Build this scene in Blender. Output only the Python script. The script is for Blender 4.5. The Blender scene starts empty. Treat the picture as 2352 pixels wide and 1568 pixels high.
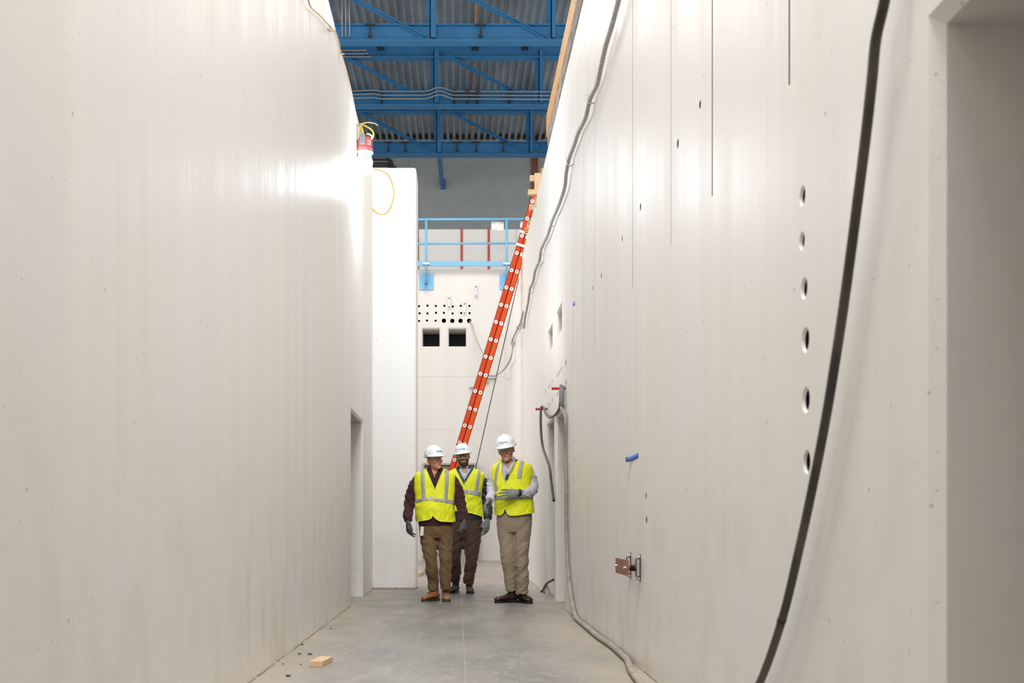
import bpy, bmesh, math, random
from mathutils import Vector, Matrix, noise
from mathutils.geometry import delaunay_2d_cdt
random.seed(7)
SC = bpy.context.scene
COL = SC.collection

# ------------------------------------------------------------------ camera, world, lights, exposure
F = 2700.0; CX = 1053.0; CY = 1204.0; EYE = 0.91
XR = 1.148; XL = -1.207; ZR = 5.73; ZL = 5.77
cam_d = bpy.data.cameras.new('camera'); cam = bpy.data.objects.new('camera', cam_d); COL.objects.link(cam)
cam.location = (0, 0, EYE); cam.rotation_euler = (math.pi/2, 0, 0)
cam_d.sensor_width = 36; cam_d.lens = F/2352*36
cam_d.shift_x = (1176-CX)/2352; cam_d.shift_y = (CY-784)/2352
cam_d.clip_end = 200; cam_d.clip_start = 0.05
cam_d.dof.use_dof = True; cam_d.dof.focus_distance = 14.0; cam_d.dof.aperture_fstop = 4.5
SC.camera = cam
w = bpy.data.worlds.new('hall_light'); SC.world = w; w.use_nodes = True
bg = w.node_tree.nodes['Background']; bg.inputs[0].default_value = (1.0, 0.98, 0.95, 1); bg.inputs[1].default_value = 0.97
SC.view_settings.view_transform = 'Standard'; SC.view_settings.look = 'None'
SC.view_settings.gamma = 1; SC.view_settings.use_curve_mapping = False
SC.view_settings.exposure = 0.44

def area_light(name, loc, size, power, color=(1,1,1), rot=(0,0,0), sy=None):
    l = bpy.data.lights.new(name, 'AREA'); l.energy = power; l.color = color; l.size = size
    if sy: l.shape = 'RECTANGLE'; l.size_y = sy
    o = bpy.data.objects.new(name, l); o.location = loc; o.rotation_euler = rot; COL.objects.link(o); return o
def point_light(name, loc, r, power, color=(1,1,1)):
    l = bpy.data.lights.new(name, 'POINT'); l.energy = power; l.color = color; l.shadow_soft_size = r
    o = bpy.data.objects.new(name, l); o.location = loc; COL.objects.link(o); return o
# high-bay lamps of the hall over the corridor and its far end
area_light('high_bay_light', (0, 2, 12.5), 4, 760, (1, .98, .95))
area_light('high_bay_light', (-.5, 24.5, 11.8), 3, 320, (1, .97, .93))
area_light('added_fill_light', (0, 2.5, 8.6), 1.8, 340, (.93, .97, 1), (math.radians(66), 0, 0), .9)  # unseen fill light, added to brighten the cross wall and the men evenly
# site worklights (same type as the one in view): one behind the viewpoint, the lit one in view, plus an unseen fill light added in the cross corridor
point_light('worklight_or_fill', (-0.92, -0.8, 5.0), 0.14, 14, (1, .97, .94))
point_light('worklight_or_fill', (-1.00, 13.86, 4.95), 0.09, 62, (.80, .91, 1))
point_light('worklight_or_fill', (-2.6, 22, 4.5), .3, 140, (1, .96, .92))

# ------------------------------------------------------------------ helpers
def P(px, py, Y): return Vector(((px-CX)*Y/F, Y, EYE+(CY-py)*Y/F))
def RW(px, py, off=0.0):
    X = XR-off; Y = X*F/(px-CX); return Vector((X, Y, EYE+(CY-py)*Y/F))
def LW(px, py, off=0.0):
    X = XL+off; Y = X*F/(px-CX); return Vector((X, Y, EYE+(CY-py)*Y/F))
def tag(o, label=None, cat=None, group=None, kind=None):
    if label: o['label'] = label
    if cat: o['category'] = cat
    if group: o['group'] = group
    if kind: o['kind'] = kind
    return o
def empty(name, loc=(0,0,0), rz=0):
    o = bpy.data.objects.new(name, None); COL.objects.link(o); o.location = loc; o.rotation_euler = (0,0,rz); o.empty_display_size = .1
    return o
def wmat(o):
    b_ = Matrix.LocRotScale(o.location, o.rotation_euler, None)
    return wmat(o.parent) @ o.matrix_parent_inverse @ b_ if o.parent else b_
def obj(name, bm, mats, parent=None, smooth=False, normals=True):
    if isinstance(bm, bmesh.types.BMesh):
        if normals: bmesh.ops.recalc_face_normals(bm, faces=bm.faces)
        me = bpy.data.meshes.new(name); bm.to_mesh(me); bm.free()
    else: me = bm
    if not isinstance(mats, (list, tuple)): mats = [mats]
    me.materials.clear()
    for m in mats: me.materials.append(m)
    if smooth:
        for p in me.polygons: p.use_smooth = True
    o = bpy.data.objects.new(name, me); COL.objects.link(o)
    if parent: o.parent = parent; o.matrix_parent_inverse = wmat(parent).inverted()
    return o
# NB: parts are modelled in world coordinates; the parent inverse keeps them in place.
def box(bm, a, b, rot=None, piv=None):
    x0,y0,z0 = a; x1,y1,z1 = b
    vs = [bm.verts.new(v) for v in ((x0,y0,z0),(x1,y0,z0),(x1,y1,z0),(x0,y1,z0),(x0,y0,z1),(x1,y0,z1),(x1,y1,z1),(x0,y1,z1))]
    fs = [bm.faces.new([vs[i] for i in f]) for f in ((0,3,2,1),(4,5,6,7),(0,1,5,4),(1,2,6,5),(2,3,7,6),(3,0,4,7))]
    if rot is not None: bmesh.ops.rotate(bm, verts=vs, cent=piv or ((x0+x1)/2,(y0+y1)/2,(z0+z1)/2), matrix=rot)
    return vs, fs
def boxm(a, b, bev=0.0, rot=None, piv=None):
    bm = bmesh.new(); box(bm, a, b, rot, piv)
    if bev: bmesh.ops.bevel(bm, geom=bm.edges[:], offset=bev, segments=2, profile=.5, affect='EDGES')
    return bm
def frame_along(pts):
    n = len(pts); T = []
    for i in range(n):
        a = pts[max(i-1,0)]; b = pts[min(i+1,n-1)]; T.append((b-a).normalized())
    u = T[0].orthogonal().normalized(); out = []
    for t in T:
        u = (u - t*u.dot(t)).normalized(); out.append((t, u, t.cross(u)))
    return out
def tube(bm, pts, r, n=10, caps=True):
    pts = [Vector(p) for p in pts]
    if not isinstance(r, (list, tuple)): r = [r]*len(pts)
    fr = frame_along(pts); rings = []
    for p, (t,u,v), rr in zip(pts, fr, r):
        if not isinstance(rr, (list, tuple)): rr = (rr, rr)
        rings.append([bm.verts.new(p + u*math.cos(2*math.pi*k/n)*rr[0] + v*math.sin(2*math.pi*k/n)*rr[1]) for k in range(n)])
    for a, b in zip(rings[:-1], rings[1:]):
        for k in range(n): bm.faces.new((a[k], a[(k+1)%n], b[(k+1)%n], b[k]))
    if caps: bm.faces.new(rings[0][::-1]); bm.faces.new(rings[-1])
    return rings
def bar(bm, p, q, w, h, up=Vector((0,0,1))):
    p, q = Vector(p), Vector(q); t = (q-p).normalized(); s = t.cross(up).normalized(); u = s.cross(t)
    c = []
    for e in (p, q): c.append([bm.verts.new(e + s*a*w/2 + u*b*h/2) for a, b in ((-1,-1),(1,-1),(1,1),(-1,1))])
    for k in range(4): bm.faces.new((c[0][k], c[0][(k+1)%4], c[1][(k+1)%4], c[1][k]))
    bm.faces.new(c[0][::-1]); bm.faces.new(c[1])
def crom(pts, per=8):
    pts = [Vector(p) for p in pts]; out = []
    for i in range(len(pts)-1):
        p0 = pts[max(i-1,0)]; p1 = pts[i]; p2 = pts[i+1]; p3 = pts[min(i+2,len(pts)-1)]
        for k in range(per):
            t = k/per
            out.append(.5*((2*p1)+(p2-p0)*t+(2*p0-5*p1+4*p2-p3)*t*t+(3*p1-p0-3*p2+p3)*t**3))
    out.append(pts[-1]); return out
def ellipsoid(bm, c, r, rot=None, seg=16):
    m = Matrix.Translation(Vector(c)) @ (rot.to_4x4() if rot is not None else Matrix()) @ Matrix.Diagonal((r[0], r[1], r[2], 1))
    bmesh.ops.create_uvsphere(bm, u_segments=seg, v_segments=seg//2+2, radius=1, matrix=m)
def lathe(bm, prof, c, n=24, axis=Vector((0,0,1))):
    a = axis.normalized(); u = a.orthogonal().normalized(); v = a.cross(u); c = Vector(c); rings = []
    for r, h in prof:
        rings.append([bm.verts.new(c + a*h + (u*math.cos(2*math.pi*k/n)+v*math.sin(2*math.pi*k/n))*max(r,1e-4)) for k in range(n)])
    for A, B in zip(rings[:-1], rings[1:]):
        for k in range(n): bm.faces.new((A[k], A[(k+1)%n], B[(k+1)%n], B[k]))
    bm.faces.new(rings[0][::-1]); bm.faces.new(rings[-1])
def apply_mods(o):
    dg = bpy.context.evaluated_depsgraph_get()
    me = bpy.data.meshes.new_from_object(o.evaluated_get(dg)); o.modifiers.clear(); o.data = me; return me
def remeshed(bm, vox, smooth_it=4, fac=.5):
    bmesh.ops.recalc_face_normals(bm, faces=bm.faces)
    me = bpy.data.meshes.new('t'); bm.to_mesh(me); bm.free()
    o = bpy.data.objects.new('t', me); COL.objects.link(o)
    m = o.modifiers.new('r', 'REMESH'); m.mode = 'VOXEL'; m.voxel_size = vox
    if smooth_it:
        s = o.modifiers.new('s', 'SMOOTH'); s.iterations = smooth_it; s.factor = fac
    bpy.context.view_layer.update()
    me2 = apply_mods(o); bpy.data.objects.remove(o); return me2

# ------------------------------------------------------------------ materials
def mat(name, color, rough=.6, metal=0, emit=None, estr=0, spec=None, alpha=None, transmission=None):
    m = bpy.data.materials.new(name); m.use_nodes = True; b = m.node_tree.nodes['Principled BSDF']
    b.inputs['Base Color'].default_value = (*color, 1); b.inputs['Roughness'].default_value = rough; b.inputs['Metallic'].default_value = metal
    if emit: b.inputs['Emission Color'].default_value = (*emit, 1); b.inputs['Emission Strength'].default_value = estr
    if spec is not None: b.inputs['Specular IOR Level'].default_value = spec
    if transmission: b.inputs['Transmission Weight'].default_value = transmission
    return m
def noisy(m, amount=.12, scale=(8,8,8), bump=0.0, bscale=60, dark=None):
    nt = m.node_tree; N = nt.nodes; L = nt.links; b = N['Principled BSDF']
    tc = N.new('ShaderNodeNewGeometry'); mp = N.new('ShaderNodeMapping'); mp.inputs['Scale'].default_value = scale
    L.new(tc.outputs['Position'], mp.inputs['Vector'])
    no = N.new('ShaderNodeTexNoise'); no.inputs['Scale'].default_value = 1; no.inputs['Detail'].default_value = 5
    L.new(mp.outputs[0], no.inputs['Vector'])
    c = b.inputs['Base Color'].default_value[:3]
    mx = N.new('ShaderNodeMix'); mx.data_type = 'RGBA'
    mx.inputs[6].default_value = (*[min(1, v*(1+amount)) for v in c], 1)
    mx.inputs[7].default_value = (*(dark if dark else [v*(1-amount) for v in c]), 1)
    cr = N.new('ShaderNodeMapRange'); cr.inputs[1].default_value = .3; cr.inputs[2].default_value = .7
    L.new(no.outputs[0], cr.inputs[0]); L.new(cr.outputs[0], mx.inputs[0]); L.new(mx.outputs[2], b.inputs['Base Color'])
    if bump:
        n2 = N.new('ShaderNodeTexNoise'); n2.inputs['Scale'].default_value = bscale; n2.inputs['Detail'].default_value = 3
        L.new(tc.outputs['Position'], n2.inputs['Vector'])
        bp = N.new('ShaderNodeBump'); bp.inputs['Strength'].default_value = bump; bp.inputs['Distance'].default_value = .01
        L.new(n2.outputs[0], bp.inputs['Height']); L.new(bp.outputs[0], b.inputs['Normal'])
    return m
def painted_concrete(name, base, rough=.36, streak=.035, spots=True, plane='x'):
    m = mat(name, base, rough); nt = m.node_tree; N = nt.nodes; L = nt.links; b = N['Principled BSDF']
    g = N.new('ShaderNodeNewGeometry')
    def nz(scale, s=1, det=4, w=0):
        mp = N.new('ShaderNodeMapping'); mp.inputs['Scale'].default_value = scale; mp.inputs['Location'].default_value = (w, w, w)
        L.new(g.outputs['Position'], mp.inputs['Vector'])
        t = N.new('ShaderNodeTexNoise'); t.inputs['Scale'].default_value = s; t.inputs['Detail'].default_value = det
        L.new(mp.outputs[0], t.inputs['Vector']); return t
    n1 = nz((3.5, 3.5, .16), 1, 6); n2 = nz((.8, .8, .6), 1, 3, 3.3); n3 = nz((1.1, 1.1, .22), 1, 3, 9.1)
    def mr(src, a, bb, c, d):
        r = N.new('ShaderNodeMapRange'); r.inputs[1].default_value = a; r.inputs[2].default_value = bb; r.inputs[3].default_value = c; r.inputs[4].default_value = d
        L.new(src, r.inputs[0]); return r.outputs[0]
    def mix(f, a, bcol, blend='MIX'):
        x = N.new('ShaderNodeMix'); x.data_type = 'RGBA'; x.blend_type = blend
        if isinstance(f, float): x.inputs[0].default_value = f
        else: L.new(f, x.inputs[0])
        for i, v in ((6, a), (7, bcol)):
            if isinstance(v, tuple): x.inputs[i].default_value = (*v, 1)
            else: L.new(v, x.inputs[i])
        return x.outputs[2]
    dk = tuple(v*(1-streak*2.2) for v in base); pink = (base[0]*1.0, base[1]*.965, base[2]*.94); cool = (base[0]*.96, base[1]*.985, base[2]*1.02)
    c = mix(mr(n1.outputs[0], .35, .65, 0, 1), base, dk)
    c2 = mix(mr(n3.outputs[0], .35, .65, 0, .75), c, pink)
    c3 = mix(mr(n2.outputs[0], .42, .68, 0, .6), c2, cool)
    if spots:
        sx_ = N.new('ShaderNodeSeparateXYZ'); L.new(g.outputs['Position'], sx_.inputs[0]); cb = N.new('ShaderNodeCombineXYZ')
        L.new(sx_.outputs[1 if plane == 'x' else 0], cb.inputs[0]); L.new(sx_.outputs[2], cb.inputs[1])
        for sc_, t0, t1, gate, amt, col in ((2.7, .012, .022, .6, .7, (.20, .17, .13)), (8.0, .022, .042, .66, .5, (.26, .22, .17)), (21.0, .04, .085, .70, .32, (.32, .28, .22))):
            v = N.new('ShaderNodeTexVoronoi'); v.voronoi_dimensions = '2D'; v.inputs['Scale'].default_value = sc_; L.new(cb.outputs[0], v.inputs['Vector'])
            sel = N.new('ShaderNodeSeparateColor'); L.new(v.outputs['Color'], sel.inputs[0])
            dd = mr(v.outputs['Distance'], t0, t1, 1, 0); gt = mr(sel.outputs[0], gate, 1, 0, amt*1.4)
            mu = N.new('ShaderNodeMath'); mu.operation = 'MULTIPLY'; mu.use_clamp = True; L.new(dd, mu.inputs[0]); L.new(gt, mu.inputs[1])
            c3 = mix(mu.outputs[0], c3, col)
    # grubby band of handling dirt low on the walls
    sp = N.new('ShaderNodeSeparateXYZ'); L.new(g.outputs['Position'], sp.inputs[0])
    low = mr(sp.outputs[2], 0.0, 1.5, 1, 0); nd = nz((3, 3, 2.2), 1, 6, 5); ndm = mr(nd.outputs[0], .5, .72, 0, .5)
    mu3 = N.new('ShaderNodeMath'); mu3.operation = 'MULTIPLY'; L.new(low, mu3.inputs[0]); L.new(ndm, mu3.inputs[1])
    c3 = mix(mu3.outputs[0], c3, (base[0]*.72, base[1]*.66, base[2]*.55))
    L.new(c3, b.inputs['Base Color'])
    L.new(mr(n1.outputs[0], .3, .7, rough-.05, rough+.09), b.inputs['Roughness'])
    f = nz((45, 45, 30), 1, 3, 1.7); f2 = nz((14, 14, .35), 1, 4, 2.2); f3 = nz((3.2, 3.2, 1.4), 1, 2, 4.4)
    a1 = N.new('ShaderNodeMath'); a1.operation = 'MULTIPLY_ADD'; a1.inputs[1].default_value = .5; L.new(f.outputs[0], a1.inputs[0]); L.new(f2.outputs[0], a1.inputs[2])
    a2 = N.new('ShaderNodeMath'); a2.operation = 'MULTIPLY_ADD'; a2.inputs[1].default_value = 3.0; L.new(f3.outputs[0], a2.inputs[0]); L.new(a1.outputs[0], a2.inputs[2])
    bp = N.new('ShaderNodeBump'); bp.inputs['Strength'].default_value = .28; bp.inputs['Distance'].default_value = .005
    L.new(a2.outputs[0], bp.inputs['Height']); L.new(bp.outputs[0], b.inputs['Normal'])
    return m
M = {}
M['wall'] = painted_concrete('painted_concrete', (.82, .79, .752), .43)
M['wall_end'] = painted_concrete('painted_concrete_end', (.81, .80, .785), .46, plane='y')
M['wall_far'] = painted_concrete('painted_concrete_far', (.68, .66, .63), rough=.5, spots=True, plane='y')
M['void_shade'] = mat('void_shade_paint', (.012, .012, .013), .8)  # near-black colour painted inside holes and openings for their unlit depth
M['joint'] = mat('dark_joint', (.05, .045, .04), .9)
M['rust'] = mat('rusty_seam', (.55, .44, .34), .8)
M['pipe_plug'] = mat('sleeve_metal', (.22, .26, .27), .35, .6)
M['grey_wall'] = noisy(mat('grey_block_wall', (.37, .395, .40), .75), .06, (3,3,3))
M['blue'] = noisy(mat('blue_steel_paint', (.028, .17, .37), .42), .12, (2,2,2))
M['rail_blue'] = mat('light_blue_paint', (.16, .42, .64), .4)
M['deck'] = noisy(mat('galvanised_deck', (.42, .47, .50), .32, .75), .22, (1.5, .5, 1))
M['copper'] = noisy(mat('copper_pipe', (.55, .22, .10), .45, .25), .1)
M['conduit'] = mat('conduit_steel', (.36, .34, .31), .45, .6)
M['darksteel'] = mat('dark_steel', (.05, .055, .065), .5, .4)
M['steel'] = mat('bright_steel', (.46, .47, .48), .35, .8)
M['alu'] = mat('aluminium', (.62, .62, .61), .38, .7)
M['orange'] = mat('orange_fibreglass', (.74, .085, .008), .5, spec=.25)
M['orange_dark'] = mat('orange_fibreglass_inner', (.64, .058, .006), .5, spec=.25)
M['red'] = mat('red_plastic', (.55, .015, .02), .35)
M['redtape'] = mat('red_paint', (.40, .02, .01), .5)
M['black'] = mat('black_rubber', (.012, .011, .010), .45)
M['hose'] = noisy(mat('dusty_black_hose', (.016, .015, .014), .45), .3, (6,6,6), dark=(.085, .072, .055))
M['greyhose'] = noisy(mat('dusty_grey_hose', (.16, .14, .12), .6), .3, (10,10,10), dark=(.30, .26, .21))
M['dusthose'] = noisy(mat('dust_covered_hose', (.33, .285, .235), .8), .15, (7,7,7), dark=(.24, .21, .175))
M['cable'] = noisy(mat('grey_cable', (.40, .39, .37), .55), .25, (30,30,30))
M['wire'] = mat('tan_wire', (.50, .37, .20), .5)
M['yellowcord'] = mat('yellow_cord', (.72, .46, .05), .45)
M['wood'] = noisy(mat('lumber', (.60, .42, .245), .7), .15, (6, 2, 30), .1, 80)
M['ply'] = noisy(mat('plywood', (.50, .25, .07), .6), .2, (5, 1.5, 30), .1, 60)
M['greywood'] = noisy(mat('weathered_wood', (.24, .20, .17), .85), .35, (9, 3, 20), .4, 60)
M['copperbar'] = noisy(mat('copper_bar', (.30, .125, .075), .6, .35), .25, (3, 3, 42))
M['tape'] = mat('blue_tape', (.035, .12, .52), .5)
M['paper'] = mat('paper', (.75, .73, .68), .8)
M['led'] = mat('led_lens', (1,1,1), .4, emit=(.88, .95, 1), estr=26)
M['lampred'] = noisy(mat('lamp_red', (.50, .03, .03), .4), .25, (12,12,12), dark=(.35, .12, .11))
M['lampgrey'] = mat('lamp_grey', (.12, .13, .15), .45)
M['lampcage'] = mat('lamp_cage', (.50, .46, .40), .5)
M['lens_side'] = mat('lamp_lens_housing', (.16, .24, .34), .15)
M['frame'] = mat('beige_steel_frame', (.34, .30, .25), .5)
M['framedark'] = mat('dark_bronze', (.07, .06, .05), .5)
M['cardboard'] = mat('cardboard', (.5, .45, .38), .8)
# floor
fm = mat('concrete_floor', (.50, .47, .44), .42); M['floor'] = fm
nt = fm.node_tree; N = nt.nodes; L = nt.links; b = N['Principled BSDF']
g = N.new('ShaderNodeNewGeometry')
def fn(scale, det, loc=(0,0,0), dist=0):
    mp = N.new('ShaderNodeMapping'); mp.inputs['Scale'].default_value = scale; mp.inputs['Location'].default_value = loc
    L.new(g.outputs['Position'], mp.inputs['Vector']); t = N.new('ShaderNodeTexNoise'); t.inputs['Scale'].default_value = 1
    t.inputs['Detail'].default_value = det; t.inputs['Distortion'].default_value = dist; L.new(mp.outputs[0], t.inputs['Vector']); return t.outputs[0]
def ramp(src, a, bb, c=0, d=1):
    r = N.new('ShaderNodeMapRange'); r.inputs[1].default_value = a; r.inputs[2].default_value = bb; r.inputs[3].default_value = c; r.inputs[4].default_value = d
    L.new(src, r.inputs[0]); return r.outputs[0]
def mixc(f, a, c):
    x = N.new('ShaderNodeMix'); x.data_type = 'RGBA'; L.new(f, x.inputs[0])
    for i, v in ((6, a), (7, c)):
        if isinstance(v, tuple): x.inputs[i].default_value = (*v, 1)
        else: L.new(v, x.inputs[i])
    return x.outputs[2]
c = mixc(ramp(fn((1.4, .55, 1), 6), .38, .62), (.14, .138, .133), (.215, .20, .18))
c = mixc(ramp(fn((5, 2.0, 1), 6, (3,1,0), 1.2), .56, .74, 0, .55), c, (.125, .128, .13))
c = mixc(ramp(fn((14, 5, 1), 6, (7,2,0), 1.5), .52, .70, 0, .6), c, (.31, .28, .24))
sx = N.new('ShaderNodeSeparateXYZ'); L.new(g.outputs['Position'], sx.inputs[0])
ab = N.new('ShaderNodeMath'); ab.operation = 'ABSOLUTE'; ad = N.new('ShaderNodeMath'); ad.operation = 'ADD'; ad.inputs[1].default_value = .03
L.new(sx.outputs[0], ad.inputs[0]); L.new(ad.outputs[0], ab.inputs[0])
dust = N.new('ShaderNodeMath'); dust.operation = 'MULTIPLY'
L.new(ramp(ab.outputs[0], .5, 1.12, 0, 1), dust.inputs[0]); L.new(ramp(fn((2.5, 1.2, 1), 5, (11,4,0)), .3, .55, .45, 1), dust.inputs[1])
c = mixc(dust.outputs[0], c, (.36, .305, .245))
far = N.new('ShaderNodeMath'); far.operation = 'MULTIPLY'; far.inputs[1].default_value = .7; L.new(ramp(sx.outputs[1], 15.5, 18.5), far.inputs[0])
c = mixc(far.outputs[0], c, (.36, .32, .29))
L.new(c, b.inputs['Base Color']); L.new(ramp(fn((3, 1.2, 1), 4, (5,5,0)), .35, .7, .34, .6), b.inputs['Roughness'])
bp = N.new('ShaderNodeBump'); bp.inputs['Strength'].default_value = .25; bp.inputs['Distance'].default_value = .006
L.new(fn((40, 20, 1), 6), bp.inputs['Height']); L.new(bp.outputs[0], b.inputs['Normal'])

# ------------------------------------------------------------------ the room shell
def boolean_cut(base, cutter):
    m = base.modifiers.new('c', 'BOOLEAN'); m.operation = 'DIFFERENCE'; m.object = cutter; m.solver = 'EXACT'
    bpy.context.view_layer.update(); apply_mods(base); bpy.data.objects.remove(cutter)
def cutter_obj(bm):
    bmesh.ops.recalc_face_normals(bm, faces=bm.faces)
    me = bpy.data.meshes.new('cut'); bm.to_mesh(me); bm.free(); o = bpy.data.objects.new('cut', me); COL.objects.link(o); return o
def loops(bm, L_):   # list of rings of equal length -> closed solid
    R = [[bm.verts.new(v) for v in r] for r in L_]; n = len(R[0])
    for a, c_ in zip(R[:-1], R[1:]):
        for k in range(n): bm.faces.new((a[k], a[(k+1)%n], c_[(k+1)%n], c_[k]))
    bm.faces.new(R[0][::-1]); bm.faces.new(R[-1])
def rect_cut(bm, face, sgn, u0, u1, v0, v1, depth, ch, ax):
    """opening in a wall face: ax 'x' -> wall plane x=face, u=Y; ax 'y' -> wall plane y=face, u=X. sgn: direction into the wall"""
    def ring(d, e):
        r = [(u0-e, v0-(e if v0 > .05 else .05)), (u1+e, v0-(e if v0 > .05 else .05)), (u1+e, v1+e), (u0-e, v1+e)]
        return [(face+sgn*d, u, v) if ax == 'x' else (u, face+sgn*d, v) for u, v in r]
    loops(bm, [ring(-.05, ch+.05), ring(0, ch), ring(ch, 0), ring(depth, 0)])
def round_cut(bm, face, sgn, u, v, r, depth, flare, ax, n=20):
    def ring(d, rr): return [((face+sgn*d, u+rr*math.cos(a), v+rr*math.sin(a)) if ax == 'x' else (u+rr*math.cos(a), face+sgn*d, v+rr*math.sin(a))) for a in [2*math.pi*k/n for k in range(n)]]
    if flare > r: loops(bm, [ring(-.02, flare+.012), ring(0, flare), ring(.009, r), ring(depth, r)])
    else: loops(bm, [ring(-.02, r), ring(depth, r)])
def struct(name, bm, m, label=None):
    o = obj(name, bm, m); o['kind'] = 'structure'
    if label: o['label'] = label
    return o
def face_mats(o, fn_):
    for p in o.data.polygons: p.material_index = fn_(p)

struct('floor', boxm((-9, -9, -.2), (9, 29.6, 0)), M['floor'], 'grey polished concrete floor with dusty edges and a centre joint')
bm = bmesh.new(); box(bm, (.037, -9, 0), (.0425, 29.6, .0010)); struct('trim_1', bm, mat('floor_joint', (.30, .27, .225), .8), 'thin pale control joint along the middle of the concrete floor')
# left wall
o = struct('wall_left', boxm((XL-.6, -9, 0), (XL, 16.5, ZL), 0), M['wall'], 'tall smooth off-white painted concrete wall with one doorway')
bm = bmesh.new(); rect_cut(bm, XL, -1, 13.2, 14.85, 0, 2.2, .7, .025, 'x'); boolean_cut(o, cutter_obj(bm))
# wall stub facing the camera
o = struct('wall_stub', boxm((-7.3, 16.5, 0), (-.593, 17.25, 5.92), .03), M['wall_end'], 'bright white end of a cross wall beside the hanging worklight')
# right wall
o = struct('wall_right', boxm((XR, -9, 0), (XR+.7, 29.6, ZR), 0), [M['wall'], M['joint'], M['rust'], M['void_shade'], M['pipe_plug']], 'tall off-white painted concrete wall with doorways, square openings and vertical saw cuts')
bm = bmesh.new()
rect_cut(bm, XR, 1, 1.75, 2.84, 0, 2.12, .8, .032, 'x')
rect_cut(bm, XR, 1, 12.7, 13.87, 0, 2.17, .8, .025, 'x')
rect_cut(bm, XR, 1, 14.12, 15.25, 0, 2.18, .8, .022, 'x')
rect_cut(bm, XR, 1, 13.05, 13.72, 3.10, 3.36, .45, .02, 'x')
rect_cut(bm, XR, 1, 14.35, 15.05, 3.11, 3.35, .45, .02, 'x')
holes = []
for px, py, r, fl, d in [(1843,450,.027,.034,.14),(1842,553,.024,.031,.14),(1847,662,.029,.037,.14),(1850,780,.034,.043,.14),(1851,918,.034,.044,.14),(1853,1060,.034,.040,.14),
      (1608,240,.016,.020,.05),(1557,330,.020,.024,.05),(1471,475,.022,.025,.05),(1429,548,.014,.02,.05),(1381,633,.020,.022,.05),(1362,661,.016,.02,.05),
      (1484,1138,.016,.02,.05),(1485,1193,.019,.022,.05),
      (1299.8,833,.033,.034,.1),(1289.1,848,.030,.031,.1),(1284.8,855,.028,.029,.1),(1280.2,861,.030,.031,.1),(1268.9,876,.026,.027,.1),(1263.9,884.5,.028,.029,.1),(1260.4,889,.026,.027,.1),(1253.3,899.5,.028,.029,.1),
      (1299.8,878,.033,.034,.1),(1280.2,905,.030,.031,.1),(1285,897,.028,.029,.1),(1268.9,918,.026,.027,.1),(1263.9,927,.026,.027,.1),(1260.4,930,.026,.027,.1),
      (1318,948,.012,.012,.04),(1318.5,1012,.015,.015,.04),(1319,1055,.018,.018,.04),(1319,1102,.015,.015,.04),(1319.5,1150,.013,.013,.04),(1321,697+140,.01,.01,.03)]:
    p = RW(px, py)
    if any(abs(p.y-a) < .075 and abs(p.z-c_) < .075 for a, c_, _ in holes): continue
    holes.append((p.y, p.z, d)); round_cut(bm, XR, 1, p.y, p.z, r, d, fl, 'x')
grooves = []
for px, ya, yb, wd, k in [(1453,-900,662,.0065,1),(1541,-900,563,.0045,1),(1636,-900,450,.0095,1),(1813,-900,195,.0085,1),(1366,150,798,.0035,1),(1341,300,818,.0035,1),
      (1317,430,850,.0035,1),(1272,560,720,.003,1),(1400,-100,480,.002,2),(1763,-900,1590,.0022,2),(1639,465,1590,.0025,2),(1520,560,1560,.0015,2),(1455,680,1500,.0012,2),(1240,700,1300,.003,2),(1228,700,1250,.003,2)]:
    a = RW(px, ya); c_ = RW(px, yb); z1 = min(a.z, ZR+.02); z0 = max(c_.z, .02)
    for s_, (q0, q1) in enumerate([(z0, z1)]):
        box(bm, (XR-.02, a.y-wd, q0), (XR+(.012 if k == 1 else .0015), a.y+wd, q1)); grooves.append((a.y, wd, q0, q1, k))
boolean_cut(o, cutter_obj(bm))
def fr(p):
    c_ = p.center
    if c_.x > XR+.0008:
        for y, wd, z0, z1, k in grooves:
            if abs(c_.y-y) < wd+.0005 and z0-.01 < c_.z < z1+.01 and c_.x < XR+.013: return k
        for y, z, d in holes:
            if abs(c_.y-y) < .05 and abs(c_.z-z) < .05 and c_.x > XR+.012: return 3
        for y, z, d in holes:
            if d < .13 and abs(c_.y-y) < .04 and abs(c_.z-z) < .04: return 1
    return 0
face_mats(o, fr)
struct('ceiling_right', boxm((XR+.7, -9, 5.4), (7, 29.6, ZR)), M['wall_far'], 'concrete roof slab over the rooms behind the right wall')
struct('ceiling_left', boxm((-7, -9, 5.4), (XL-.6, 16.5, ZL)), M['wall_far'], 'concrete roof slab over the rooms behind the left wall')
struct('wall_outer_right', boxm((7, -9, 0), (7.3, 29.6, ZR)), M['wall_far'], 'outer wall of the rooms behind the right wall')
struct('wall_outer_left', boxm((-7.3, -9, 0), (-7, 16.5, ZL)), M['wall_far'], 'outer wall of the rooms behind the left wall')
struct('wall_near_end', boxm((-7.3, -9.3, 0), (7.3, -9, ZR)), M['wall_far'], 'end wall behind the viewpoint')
bm = bmesh.new(); y = -2.0
while y < 16.4:
    L_ = .04+.16*random.random()
    if not 13.1 < y < 14.9 and not 13.1 < y+L_ < 14.9 and y+L_ < 16.5: box(bm, (XL-.001, y, 0), (XL+.003+.010*random.random(), y+L_, .002+.006*random.random()))
    y += L_*(.95 if random.random() < .7 else 1.6)
struct('trim_3', bm, mat('foot_grime', (.27, .22, .165), .95), 'uneven line of dirt and grout along the foot of the left wall')
bm = bmesh.new(); y = 1.0
bm = bmesh.new(); y = 3.0
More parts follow.
